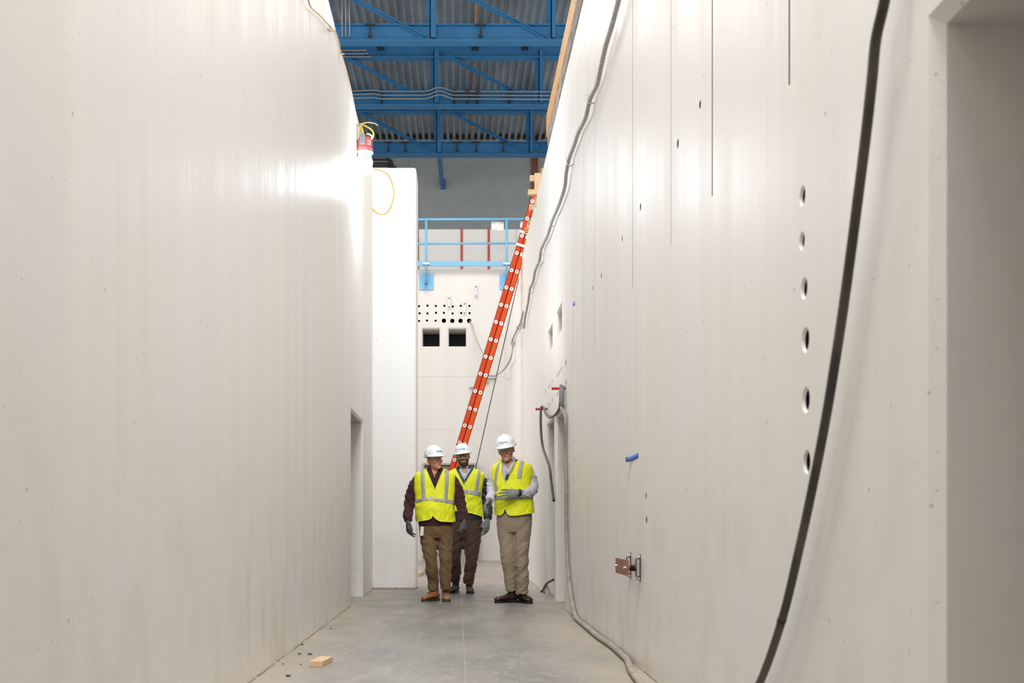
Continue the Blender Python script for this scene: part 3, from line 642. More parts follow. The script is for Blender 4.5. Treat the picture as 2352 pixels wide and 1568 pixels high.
# ------------------------------------------------------------------ cable on J hooks along the right wall
def j_hook(px, py, lab, s=1.0):
    p = RW(px, py, .036*s); x = XR; bm = bmesh.new(); k = .028*s
    pts = [(x-.004, p.y, p.z+.10*s), (x-.004, p.y, p.z+.02), (x-.012, p.y, p.z-k*.4), (x-.035*s, p.y, p.z-k*.9), (x-.06*s, p.y, p.z-k*.4), (x-.068*s, p.y, p.z+.03*s), (x-.068*s, p.y, p.z+.05*s)]
    tube(bm, crom(pts, 5), .006, 8)
    tag(obj('cable_hook', bm, M['steel'], None, True), lab, 'hook', 'J hooks on the right wall')
hooks = [(1356,228),(1308,372),(1268,512),(1240,600),(1218,666),(1202,716),(1190,750),(1178,790)]
names = ['uppermost J hook carrying the grey cable on the right wall','second J hook down the grey cable on the right wall','third J hook down the grey cable, near the ladder brackets','fourth J hook down the grey cable','fifth J hook down the grey cable','sixth J hook, where the grey cable splits','seventh J hook down the grey cable','lowest J hook still carrying the grey cable']
for (px, py), n_ in zip(hooks, names): j_hook(px+1, py+2, n_, 1.2)
j_hook(1169, 868, 'lone empty hook on the right wall below the cable loop', 1.5)
pts = [RW(1440, -90, .045), RW(1430, -40, .045), RW(1421, 0, .045), RW(1405, 60, .045), RW(1390, 110, .045), RW(1378, 165, .045), RW(1371, 195, .04), RW(1355, 228, .045), RW(1345, 270, .05), RW(1328, 305, .045), RW(1320, 330, .045), RW(1308, 362, .045), RW(1301, 395, .05), RW(1297, 430, .045), RW(1284, 470, .045), RW(1268, 508, .045), RW(1258, 540, .045), RW(1243, 572, .045), RW(1239, 598, .045), RW(1229, 622, .045), RW(1225, 645, .045), RW(1217, 665, .045), RW(1213, 695, .045), RW(1206, 730, .045), RW(1203.5, 753, .045)]
bm = bmesh.new(); tube(bm, crom(pts, 5), .019, 10); tag(obj('cable', bm, M['cable'], None, True), 'thick grey cable draped over J hooks down the right wall', 'cable')
pts = [RW(1201.5, 716, .05), RW(1196, 740, .05), RW(1188, 756, .05), RW(1178, 778, .05), RW(1173.5, 790, .06), RW(1178, 785, .05), RW(1177, 800, .06), RW(1172, 825, .1), P(1160, 845, 26), P(1145, 858, 26), P(1133, 863, 26), P(1118, 861, 25.5)]
bm = bmesh.new(); tube(bm, crom(pts, 5), .020, 10); tag(obj('cable', bm, M['cable'], None, True), 'grey cable sagging from the lowest hooks toward the ladder', 'cable')

# ------------------------------------------------------------------ big black hose near the camera
pts = [RW(2050, -120, .05), RW(2032, 0, .05), RW(2012, 90, .05), RW(2003, 180, .05), RW(1990, 300, .05), RW(1975, 420, .05), RW(1957, 560, .05), RW(1938, 700, .05), RW(1920, 820, .05), RW(1897, 960, .05), RW(1868, 1110, .05), RW(1838, 1250, .05), RW(1797, 1420, .05), RW(1745, 1568, .05), RW(1690, 1660, .05), RW(1640, 1760, .06), (XR-.09, 5.6, .02), (XR-.16, 6.0, .018)]
bm = bmesh.new(); tube(bm, crom([pts[0]+Vector((0,-.02,.35))]+pts, 6), .0145, 14)
hz = obj('hose', bm, M['hose'], None, True); tag(hz, 'long black rubber hose hanging in front of the right wall near the camera', 'hose')
p = RW(1797, 1420, .05); q = RW(1794, 1429, .05)
bm = bmesh.new(); tube(bm, [p, q], .0155, 14); obj('tape_band', bm, M['black'], hz, True)
# ------------------------------------------------------------------ red pegs and hoses at the far doorways
def peg(px0, px1, py, lab):
    w_ = RW(px1, py); bm = bmesh.new(); L_ = (px1-px0)*w_.y/F
    tube(bm, [(XR+.05, w_.y, w_.z), (XR-L_, w_.y, w_.z-.004)], .0155, 12); tag(obj('peg', bm, M['red'], None, True), lab, 'peg', 'red pegs sticking out of the right wall'); return w_
pa = peg(1267, 1299, 891, 'red plastic peg above the nearer doorway holding the grey hose'); pb = peg(1230, 1257, 938.5, 'red plastic peg above the farther doorway holding the black hose')
ya = pa.y
pts = [(XR-.04, ya-.03, pa.z+.02), (XR-.05, ya-.02, pa.z-.2), RW(1299, 960, .03), RW(1299, 1040, .03), RW(1301, 1120, .03), RW(1301, 1200, .03), RW(1302, 1240, .03), RW(1304, 1290, .03), RW(1308, 1340, .03), RW(1313, 1378, .03), RW(1319, 1405, .03), P(1326, 1424, 11.0), P(1352, 1447, 10.02), P(1374, 1466, 9.3), P(1405, 1489, 8.6), P(1427, 1506, 8.05), P(1440, 1520, 7.74), P(1446, 1537, 7.36), P(1452, 1550, 7.08), P(1470, 1575, 6.6), P(1500, 1610, 6.0), P(1560, 1680, 5.1)]
pts = [Vector(p) for p in pts]
for p in pts: p.z = max(p.z, .022)
bm = bmesh.new(); path = crom(pts, 6); kk = next(i for i, p in enumerate(path) if p.z < .35); up = path[:kk+1]; lo = path[kk:]
tube(bm, up, .020, 12)
hs = obj('hose', bm, M['greyhose'], None, True); tag(hs, 'thick grey hose dropping from the nearer red peg and along the foot of the wall', 'hose')
bm = bmesh.new(); tube(bm, lo, .022, 12); obj('dusty_hose_end', bm, M['dusthose'], hs, True)
bm = bmesh.new(); tube(bm, [(XR-.04, ya-.03, pa.z+.02), (XR-.045, ya-.03, pa.z-.14), (XR-.05, ya-.02, pa.z-.22)], .029, 12); obj('splice_wrap', bm, mat('grey_wrap', (.17,.17,.175), .6), hs, True)
pts = [(XR-.05, ya+.0, pa.z+.03), (XR-.05, ya+.06, pa.z-.05), RW(1289, 925, .04), RW(1281, 945, .04), RW(1270, 956, .04), RW(1262, 957, .04), RW(1254, 950, .04), RW(1249, 937, .05), (XR-.07, pb.y, pb.z+.025), (XR-.085, pb.y-.03, pb.z-.02)]
yb = pb.y
pts += [Vector((XR-.09, yb-.1, P(0,985,yb).z)), Vector((XR-.08, yb-.3, P(0,1030,yb).z)), RW(1261, 1070, .05), RW(1266, 1105, .04), RW(1272, 1150, .03)]
bm = bmesh.new(); tube(bm, crom(pts, 6), .016, 10); tag(obj('hose', bm, M['hose'], None, True), 'black hose slung between the two red pegs and hanging across the farther doorway', 'hose')
bm = bmesh.new(); tube(bm, crom([P(1243, 1359, 15.75), P(1246.5, 1356, 15.7), P(1251, 1347, 15.4), P(1259, 1337, 15.1), P(1273.5, 1330, 14.6)], 5), .015, 10); tag(obj('hose', bm, M['black'], None, True), 'short piece of black hose on the floor at the farther doorway', 'hose')

# ------------------------------------------------------------------ copper ground bar
gb = empty('ground_bar', RW(1458, 1303)); tag(gb, 'copper ground bar on black insulators and brackets, low on the right wall', 'ground bar')
yn, yf = RW(1474, 1300).y, RW(1448, 1300).y; zc = P(0, 1303, yn+.05).z-.002
bm = boxm((XR-.092, yn-.02, zc-.050), (XR-.083, yf+.06, zc+.050), .001); obj('copper_plate', bm, M['copperbar'], gb)
for y in (yn+.05, yf-.02):
    bm = bmesh.new(); lathe(bm, [(.014, .028), (.022, .030), (.022, .038), (.018, .042), (.023, .048), (.018, .054), (.023, .060), (.017, .066), (.014, .082)], (XR, y, zc), 16, Vector((-1,0,0))); obj('insulator', bm, M['black'], gb)
    bm = bmesh.new()
    box(bm, (XR-.030, y-.014, zc-.055), (XR-.026, y+.014, zc+.055)); box(bm, (XR-.030, y-.014, zc+.051), (XR, y+.014, zc+.055)); box(bm, (XR-.030, y-.014, zc-.055), (XR, y+.014, zc-.051))
    box(bm, (XR-.004, y-.014, zc-.085), (XR, y+.014, zc+.085)); obj('bracket', bm, M['darksteel'], gb)
    for s in (-1, 1):
        bm = bmesh.new(); lathe(bm, [(.010,0),(.010,.012),(.006,.013),(.006,.024)], (XR-.004, y, zc+.068*s), 8, Vector((-1,0,0))); obj('bolt', bm, M['steel'], gb)
    bm = bmesh.new(); lathe(bm, [(.011,0),(.011,.010),(.006,.010),(.006,.018)], (XR-.092, y, zc), 8, Vector((-1,0,0))); obj('bolt', bm, M['steel'], gb)
# blue tape
def tape(cor, lab, lift):
    bm = bmesh.new(); n = 6; a, b_, c_, d = [Vector(v) for v in cor]; g_ = []
    for i in range(n+1):
        t = i/n; p0 = a.lerp(b_, t); p1 = d.lerp(c_, t); row = []
        for j in range(3):
            q = p0.lerp(p1, j/2); q.x -= .001 + lift*max(0, .45-t)**2*4; row.append(bm.verts.new(q))
        g_.append(row)
    for i in range(n):
        for j in range(2): bm.faces.new((g_[i][j], g_[i+1][j], g_[i+1][j+1], g_[i][j+1]))
    o = obj('tape_strip', bm, M['tape'], None, True); o.modifiers.new('s', 'SOLIDIFY').thickness = .0012; tag(o, lab, 'tape')
tape([RW(1445, 1050), RW(1466.5, 1039), RW(1466.5, 1051), RW(1447, 1061)], 'strip of blue painter\'s tape at shoulder height on the right wall', .03)
tape([RW(1318, 696), RW(1320.3, 690), RW(1320.6, 700), RW(1318.3, 703)], 'tiny bit of blue tape high on the right wall beside the square openings', .01)
# 2x4 offcut on the floor and crumbs
a = P(710, 1532, 7.5); 
bm = boxm((-.088/2, 0, 0), (.088/2, .28, .038), .003)
bmesh.ops.transform(bm, matrix=Matrix.Translation((P(725.5,0,7.5).x, 7.5, 0)) @ Matrix.Rotation(-math.radians(7), 4, 'Z'), verts=bm.verts)
tag(obj('lumber_offcut', bm, M['wood']), 'short offcut of pale lumber lying on the floor near the left wall', 'wood block')
for i, (px, py, s) in enumerate(((712,1503,.017),(688,1502,.012),(662,1553,.016),(650,1525,.008),(691,1526,.008),(760,1444,.010),(694,1480,.012))):
    lb = ('largest dark crumb, touching the far side of the lumber offcut', 'small dark crumb just left of the lumber offcut', 'flat dark crumb nearest the bottom edge, by the left wall', 'tiny crumb close to the foot of the left wall', 'tiny crumb left of the near end of the lumber offcut', 'lone dark crumb farthest up the floor beyond the offcut', 'dark crumb beyond the lumber offcut, close to the left wall')[i]
    Y = EYE*F/(py-CY); bm = bmesh.new(); x = P(px, 0, Y).x
    bmesh.ops.create_icosphere(bm, subdivisions=2, radius=1)
    for v in bm.verts: v.co = Vector((x, Y, s*.35)) + Vector((v.co.x*s*(1+.5*noise.noise(v.co*3)), v.co.y*s*(1+.8*noise.noise(v.co*2.2+Vector((i,0,0)))), v.co.z*s*.30*(1+noise.noise(v.co*5))))
    tag(obj('concrete_crumb', bm, mat('dark_crumb', (.07,.055,.05), .9) if i == 0 else bpy.data.materials['dark_crumb'], None), lb, 'debris', 'crumbs by the offcut')
# ------------------------------------------------------------------ people
def lerp_prof(prof, z):
    # prof: list of (z, ...) descending z ; cubic interpolation of each channel
    n = len(prof)
    if z >= prof[0][0]: return prof[0][1:]
    if z <= prof[-1][0]: return prof[-1][1:]
    for i in range(n-1):
        if prof[i][0] >= z >= prof[i+1][0]: break
    p1, p2 = prof[i], prof[i+1]; p0 = prof[max(i-1,0)]; p3 = prof[min(i+2,n-1)]
    h = p1[0]-p2[0]; t = (p1[0]-z)/h; out = []
    for c in range(1, len(p1)):
        m1 = (p2[c]-p0[c])/max(p0[0]-p2[0], 1e-5)*h; m2 = (p3[c]-p1[c])/max(p1[0]-p3[0], 1e-5)*h
        d = p2[c]-p1[c]
        if d*m1 <= 0: m1 = 0
        if d*m2 <= 0: m2 = 0
        if abs(m1) > 3*abs(d): m1 = 3*d
        if abs(m2) > 3*abs(d): m2 = 3*d
        out.append((2*t**3-3*t*t+1)*p1[c]+(t**3-2*t*t+t)*m1+(-2*t**3+3*t*t)*p2[c]+(t**3-t*t)*m2)
    return out
def sgnpow(v, e): return math.copysign(abs(v)**e, v)
EXN = 2/2.35
class Torso:
    def __init__(s, Ym, rows, seed=0, fold=.017):
        s.Ym = Ym; s.seed = seed; s.fold = fold
        s.prof = [(P(0, r[0], Ym).z, (P(r[1],0,Ym).x+P(r[2],0,Ym).x)/2, (P(r[2],0,Ym).x-P(r[1],0,Ym).x)/2, r[3], r[4]) for r in rows]
    def base(s, th, z, off=0.0):
        cx, a, df, db = lerp_prof(s.prof, z); u, v = math.sin(th), math.cos(th)
        d = df if v > 0 else db
        return Vector((cx+(a+off)*sgnpow(u, EXN), s.Ym-(d+off)*sgnpow(v, EXN), z))
    def wr(s, p):
        q = Vector((p.x*7+p.z*3.0+s.seed*9, p.y*7, p.z*3.4-p.x*2.0)); q2 = Vector((p.x*17-p.z*8+s.seed*5, p.y*15, p.z*7+p.x*6))
        top = s.prof[0][0]; lowf = min(1, max(.25, (top-p.z-.05)/.4))
        return ((1-abs(noise.noise(q))*2.2)*.55+(1-abs(noise.noise(q2))*2.4)*.35)*s.fold*lowf
    def surf(s, th, z, off):
        p = s.base(th, z, off+.003); return s.base(th, z, off+.003+s.wr(p))
    def inv(s, px, py):
        z = P(0, py, s.Ym).z; cx, a, df, db = lerp_prof(s.prof, z); x = P(px, 0, s.Ym).x
        u = max(-1, min(1, (x-cx)/(a+.008))); return (math.asin(sgnpow(u, 1/EXN)), z)
def patch(name, T, poly, off, m, parent, thick=.003, gs=.012, gz=.007):
    """poly: list of (px,py) or ('t',theta,py)"""
    pp = []
    for i, q in enumerate(poly):
        pp.append(q); n_ = poly[(i+1)%len(poly)]
        if q[0] != 't' and n_[0] != 't':
            k = int(math.hypot(n_[0]-q[0], n_[1]-q[1])/2.5)
            pp += [(q[0]+(n_[0]-q[0])*j/k, q[1]+(n_[1]-q[1])*j/k) for j in range(1, k)]
    pts = [(q[1], P(0, q[2], T.Ym).z) if q[0] == 't' else T.inv(*q) for q in pp]
    R = .17; out = []
    for i in range(len(pts)):
        a, b = pts[i], pts[(i+1)%len(pts)]; L_ = math.hypot((b[0]-a[0])*R, b[1]-a[1]); k = max(1, int(L_/.008))
        for j in range(k): out.append(((a[0]+(b[0]-a[0])*j/k)*R, a[1]+(b[1]-a[1])*j/k))
    nb = len(out); x0 = min(p[0] for p in out); x1 = max(p[0] for p in out); z0 = min(p[1] for p in out); z1 = max(p[1] for p in out)
    def inside(x, z):
        c = False; j = nb-1
        for i in range(nb):
            a, b = out[i], out[j]
            if (a[1] > z) != (b[1] > z) and x < (b[0]-a[0])*(z-a[1])/(b[1]-a[1])+a[0]: c = not c
            j = i
        return c
    gp = []; x = x0+gs*.5
    while x < x1:
        z = z0+gz*.5
        while z < z1:
            if inside(x, z) and min((abs(x-o[0])+abs(z-o[1]) for o in out)) > .004: gp.append((x+random.uniform(-1,1)*.0005, z))
            z += gz
        x += gs
    v, e, f, *_ = delaunay_2d_cdt([Vector(p) for p in out+gp], [(i, (i+1)%nb) for i in range(nb)], [], 1, 1e-6)
    bm = bmesh.new(); vs = [bm.verts.new(T.surf(p.x/R, p.y, off)) for p in v]
    for t in f:
        c = sum((v[i] for i in t), Vector((0,0)))/len(t)
        if inside(c.x, c.y): 
            try: bm.faces.new([vs[i] for i in t])
            except ValueError: pass
    bmesh.ops.delete(bm, geom=[q for q in bm.verts if not q.link_faces], context='VERTS')
    bmesh.ops.remove_doubles(bm, verts=bm.verts, dist=.0002)
    o = obj(name, bm, m, parent, True)
    sm = o.modifiers.new('s', 'SOLIDIFY'); sm.thickness = thick; sm.offset = 0
    return o
def wtube(bm, pts, n=14, sub=6):
    """pts: (vec, radius) -> smooth tapered limb"""
    P_ = crom([p[0] for p in pts], sub); r = []
    for i in range(len(pts)-1):
        for k in range(sub): t = k/sub; t = t*t*(3-2*t); r.append(pts[i][1]*(1-t)+pts[i+1][1]*t)
    r.append(pts[-1][1]); tube(bm, P_, r, n)
def displace(me, fn_):
    me.update(); N_ = [v.normal.copy() for v in me.vertices]
    for v, n_ in zip(me.vertices, N_): v.co += n_*fn_(v.co)
def folds(p, seed, amp, ang=6, fx=8, fz=26):
    q = Vector((p.x*fx+seed*7.7, p.y*fx, p.z*fz+p.x*ang*(1 if math.sin(seed) > 0 else -1)))
    q2 = Vector((p.x*24+seed, p.y*24, p.z*46-p.x*14))
    return amp*((.62-abs(noise.noise(q))*2.1)+.35*(.5-abs(noise.noise(q2))*2))
def cloth(name, color, rough=.85):
    m = mat(name, color, rough); m.node_tree.nodes['Principled BSDF'].inputs['Sheen Weight'].default_value = .12; return m
HV = cloth('hi_vis_fabric', (.78, .80, .006), .65)
HV.node_tree.nodes['Principled BSDF'].inputs['Emission Color'].default_value = (0, 0, 0, 1)
STRIP = mat('reflective_tape', (.37, .37, .385), .42, .15); PIPING = mat('vest_piping', (.85, .93, .05), .5)
SKIN1 = mat('skin_ruddy', (.60, .27, .175), .5); SKIN2 = mat('skin_fair', (.64, .36, .26), .5); SKIN3 = mat('skin_tan', (.56, .27, .17), .5)
for s_ in (SKIN1, SKIN2, SKIN3): s_.node_tree.nodes['Principled BSDF'].inputs['Subsurface Weight'].default_value = .08; s_.node_tree.nodes['Principled BSDF'].inputs['Subsurface Scale'].default_value = .02
LIP = mat('lips', (.42, .14, .105), .5); BROW = mat('eyebrow', (.13, .08, .055), .9); BEARD = mat('beard', (.085, .045, .022), .95); GREYHAIR = mat('grey_hair', (.30, .26, .22), .9); BRNHAIR = mat('brown_hair', (.06, .035, .02), .9)
EYEW = mat('eye_white', (.36, .31, .28), .3); IRIS = mat('iris', (.04, .035, .03), .2)
HAT = mat('hard_hat_plastic', (.80, .81, .82), .25); LOGO = mat('logo_blue', (.02, .27, .52), .5)
GLOVE = noisy(mat('grey_glove', (.20, .20, .20), .75), .2, (40,40,40)); GLOVED = noisy(mat('dark_glove', (.075, .08, .08), .75), .3, (40,40,40)); GREEN = mat('green_badge', (.0, .35, .09), .5)
lensm = mat('safety_lens', (.75, .75, .72), .05); lensm.node_tree.nodes['Principled BSDF'].inputs['Alpha'].default_value = .10
FRM = mat('eyewear_frame', (.02, .018, .018), .35); CLEARF = mat('clear_frame', (.35, .33, .31), .3)

def hand(bm, w_, D, N_, T_, curl, sc=1.0, spread=.05, thumb=(.75,.62,-.25)):
    D = D.normalized(); T_ = (T_-D*T_.dot(D)).normalized(); N2 = D.cross(T_); 
    if N2.dot(N_) < 0: N2 = -N2
    rings = []
    for f, hw, ht in ((-.035,.029,.024),(0,.029,.022),(.03,.038,.020),(.06,.043,.018),(.088,.043,.015),(.098,.036,.011)):
        c = w_+D*f*sc; rings.append([c+T_*hw*sc*math.cos(a)+N2*ht*sc*math.sin(a) for a in [2*math.pi*k/14 for k in range(14)]])
    loops(bm, rings)
    for k in range(4):
        o_ = (.033-.022*k); p = w_+D*(.085-.004*abs(k-1))*sc+T_*o_*sc; ln = (.042,.047,.043,.034)[k]*sc; d = (D+T_*(1.5-k)*spread).normalized(); pts = [(p-d*.012, .0105*sc)]; ang = 0
        pts.append((p, .0105*sc))
        for j in range(3):
            ang += curl[k]*(.7, 1.0, .7)[j]; dd = d*math.cos(ang)-N2*math.sin(ang); p = p+dd*ln*(1, .72, .58)[j]; pts.append((p, (.0100,.0092,.0078)[j]*sc))
        tube(bm, [q[0] for q in pts], [q[1] for q in pts], 10); ellipsoid(bm, pts[-1][0], (.0085*sc,)*3, seg=8)
    p = w_+D*.022*sc+T_*.028*sc; d = (T_*thumb[0]+D*thumb[1]+N2*thumb[2]).normalized(); pts = [(p, .015*sc)]
    for j in range(3): p = p+d*(.036,.030,.024)[j]*sc; pts.append((p, (.0135,.0115,.0095)[j]*sc)); d = (d+D*.28).normalized()
    tube(bm, [q[0] for q in pts], [q[1] for q in pts], 10); ellipsoid(bm, pts[-1][0], (.0095*sc,)*3, seg=8)
def glove(name, parent, m, cuff_from, *a, **k):
    bm = bmesh.new(); hand(bm, *a, **k); w_ = a[0]
    if cuff_from is not None: tube(bm, [cuff_from, cuff_from.lerp(w_, .5), w_], [.036, .033, .030], 14)
    me = remeshed(bm, .0042, 2, .4); return obj(name, me, m, parent, True)
def boot(parent, ax, ay, head, m_up, m_sole, ht=.15, ln=1.0, nm='boot', pitch=0):
    d = Vector((math.sin(head), -math.cos(head), 0)); s = Vector((d.y*-1, d.x, 0)); c = Vector((ax, ay, 0)); bm = bmesh.new()
    prof = ((-.078,.024,.075,.03),(-.066,.037,.105,.028),(-.03,.041,.125,.028),(.03,.043,.120,.028),(.07,.045,.108,.024),(.11,.049,.093,.024),(.15,.051,.085,.024),(.18,.048,.078,.024),(.202,.038,.064,.024),(.214,.022,.048,.026))
    rings = []
    for f, hw, h, b_ in prof:
        r = []
        for k in range(16):
            a = 2*math.pi*k/16; zz_ = b_+(h-b_)*(.5+.5*math.sin(a)); w2 = hw*math.cos(a)*(1-.22*max(0, math.sin(a)))
            r.append(c+d*f*ln+s*w2+Vector((0,0,zz_)))
        rings.append(r)
    loops(bm, rings); tube(bm, [c+Vector((0,0,.05))-d*.01, c+Vector((0,0,ht+.04))-d*.012], [.045, .047], 14)
    me = remeshed(bm, .005, 5); displace(me, lambda p: folds(p, 3+ax, .0022, 6, 20, 30)); 
    up = obj(nm, me, m_up, parent, True)
    bm = bmesh.new(); ol = []
    for f, hw in ((-.084,.022),(-.076,.034),(-.045,.042),(0,.043),(.05,.043),(.10,.048),(.14,.054),(.175,.053),(.200,.043),(.215,.028),(.221,.012)): ol.append((f*ln*.97, hw*.93))
    q_ = crom([(f, h, 0) for f, h in ol], 4); lp = [(v.x, v.y) for v in q_]+[(v.x, -v.y) for v in reversed(q_)]
    loops(bm, [[c+d*f+s*h+Vector((0,0,z_)) for f, h in lp] for z_ in (0.0, .012, .027)])
    so = obj('sole', bm, m_sole, up)
    bm = bmesh.new()
    for k in range(4):
        q = c+d*(.055+.022*k)*ln+Vector((0,0,.112-.009*k)); tube(bm, [q-s*.026, q+Vector((0,0,.006)), q+s*.026], .003, 6)
    if nm == 'boot': obj('lace', bm, m_sole, up, True)
    else: bm.free()
    return up
def logo_text(txt, size, R, c, sc, parent, zc, ring=None):
    cu = bpy.data.curves.new('t', 'FONT'); cu.body = txt; cu.size = size; cu.align_x = 'CENTER'; cu.offset = .0006; cu.space_character = 1.08
    o = bpy.data.objects.new('t', cu); COL.objects.link(o); bpy.context.view_layer.update()
    me = bpy.data.meshes.new_from_object(o.evaluated_get(bpy.context.evaluated_depsgraph_get())); bpy.data.objects.remove(o)
    bm = bmesh.new(); bm.from_mesh(me); bmesh.ops.subdivide_edges(bm, edges=[e for e in bm.edges if e.calc_length() > .012], cuts=2)
    if ring:
        n = 20; R1, R2 = ring[2], ring[2]-.0022; vs = [[bm.verts.new((ring[0]+r*math.cos(2*math.pi*k/n)*.85, ring[1]+r*math.sin(2*math.pi*k/n), 0)) for k in range(n)] for r in (R1, R2)]
        for k in range(n): bm.faces.new((vs[0][k], vs[0][(k+1)%n], vs[1][(k+1)%n], vs[1][k]))
    for v in bm.verts: v.co = c+R@(hat_pt(v.co.x, v.co.y+zc)*sc)
    o = obj('logo', bm, LOGO, parent, normals=False); sm = o.modifiers.new('s', 'SOLIDIFY'); sm.thickness = .0016; sm.offset = 0
    return o
HA, HB, HH, HZ, HY = .106, .132, .122, .043, .006
def hat_pt(x, z):
    t = max(0, 1-(x/HA)**2-((z-HZ)/HH)**2); return Vector((x, HY-HB*math.sqrt(t)-.0022, z))
def head_parts(root, cfg, c, R, sc):
    """glasses, eyes and hard hat; c: head centre, R: 3x3 rotation"""
    W = lambda x, y, z: c+R@(Vector((x, y, z))*sc)
    for s in (-1, 1):
        bm = bmesh.new(); ellipsoid(bm, W(.031*s, -.079, .006), (.0125*sc, .010*sc, .0060*sc), R); e = obj('eye', bm, EYEW, root, True)
        bm = bmesh.new(); ellipsoid(bm, W(.031*s, -.0875, .006), (.006*sc, .003*sc, .006*sc), R, 10); obj('iris', bm, IRIS, e, True)
    g_ = cfg['glasses']; fm_ = FRM if g_ == 'black' else CLEARF
    bm = bmesh.new(); n = 18; rows = []
    for k in range(n+1):
        a = -1.25+2.5*k/n; x = .078*math.sin(a)/math.sin(1.25); y = -.103+.050*(1-math.cos(a)); nt_ = max(0, 1-(abs(x)/.014)**2)*.013
        rows.append([W(x, y, .026), W(x, y-.001, .014), W(x, y, -.002+nt_), W(x, y+.003, -.012+nt_*1.2)])
    vs = [[bm.verts.new(q) for q in r] for r in rows]
    for i in range(n):
        for j in range(3): bm.faces.new((vs[i][j], vs[i+1][j], vs[i+1][j+1], vs[i][j+1]))
    gl = obj('safety_glasses', bm, lensm, root, True); gl.modifiers.new('s', 'SOLIDIFY').thickness = .0015
    bm = bmesh.new(); tube(bm, [r[0] for r in rows], .0030 if g_ != 'clear' else .0022, 6)
    if g_ == 'black':
        tube(bm, [rows[k][3] for k in range(1, 8)], .0022, 6); tube(bm, [rows[k][3] for k in range(11, 18)], .0022, 6); tube(bm, [W(0,-.105,.02), W(-.012,-.105,.004), W(-.016,-.103,-.008)], .003, 6); tube(bm, [W(0,-.105,.02), W(.012,-.105,.004), W(.016,-.103,-.008)], .003, 6)
    for s in (-1, 1): tube(bm, [W(.078*s, -.069, .024), W(.082*s, -.04, .018), W(.083*s, .012, .014)], .0032, 6)
    obj('frame', bm, fm_, gl, True)
    # hard hat
    bm = bmesh.new(); n = 36; rows = []
    for j in range(11):
        a = j/10*math.pi/2; rr, zz_ = math.cos(a), math.sin(a); row = []
        for k in range(n):
            t = 2*math.pi*k/n; ridge = .0045*max(0, 1-abs(math.sin(t)*HA*rr)/.018) if j > 2 else 0
            row.append(W(HA*rr*math.sin(t), HY-HB*rr*math.cos(t), HZ+(HH+ridge)*zz_))
        rows.append(row)
    rim = []
    for k in range(n):
        t = 2*math.pi*k/n; f = max(0, math.cos(t)); o_ = .010+.052*f**1.6; dz = -.006-.010*f
        rim.append((W((HA+o_*.75)*math.sin(t), HY-(HB+o_)*math.cos(t), HZ+dz), W((HA+o_*.75-.002)*math.sin(t), HY-(HB+o_-.002)*math.cos(t), HZ+dz-.006), W(HA*.96*math.sin(t), HY-HB*.96*math.cos(t), HZ-.004)))
    R2 = [[q[i] for q in rim] for i in (0, 1, 2)]
    inner = [[W(HA*.95*math.cos(j/5*1.5)*math.sin(2*math.pi*k/n), HY-HB*.95*math.cos(j/5*1.5)*math.cos(2*math.pi*k/n), HZ+HH*.95*math.sin(j/5*1.5)) for k in range(n)] for j in range(1, 6)]
    loops(bm, [r for r in reversed(rows[:-1])]+R2+inner)
    ht = obj('hard_hat', bm, HAT, root, True)
    for s in (-1, 1):
        bm = boxm((-.010,-.019,-.012), (.010,.019,.012), .004); bmesh.ops.transform(bm, matrix=Matrix.Translation(W(.105*s, -.01, HZ+.014)) @ (R.to_4x4()) @ Matrix.Diagonal((sc,sc,sc,1)), verts=bm.verts); obj('accessory_slot', bm, HAT, ht)
    bm = bmesh.new(); tube(bm, [W(.088*math.sin(a), .004-.100*math.cos(a), .030) for a in [2*math.pi*k/24 for k in range(25)]], .007*sc, 6); obj('headband', bm, FRM, ht, True)
    logo_text('TURNER', .0205, R, c, sc, ht, .078, cfg.get('ring'))

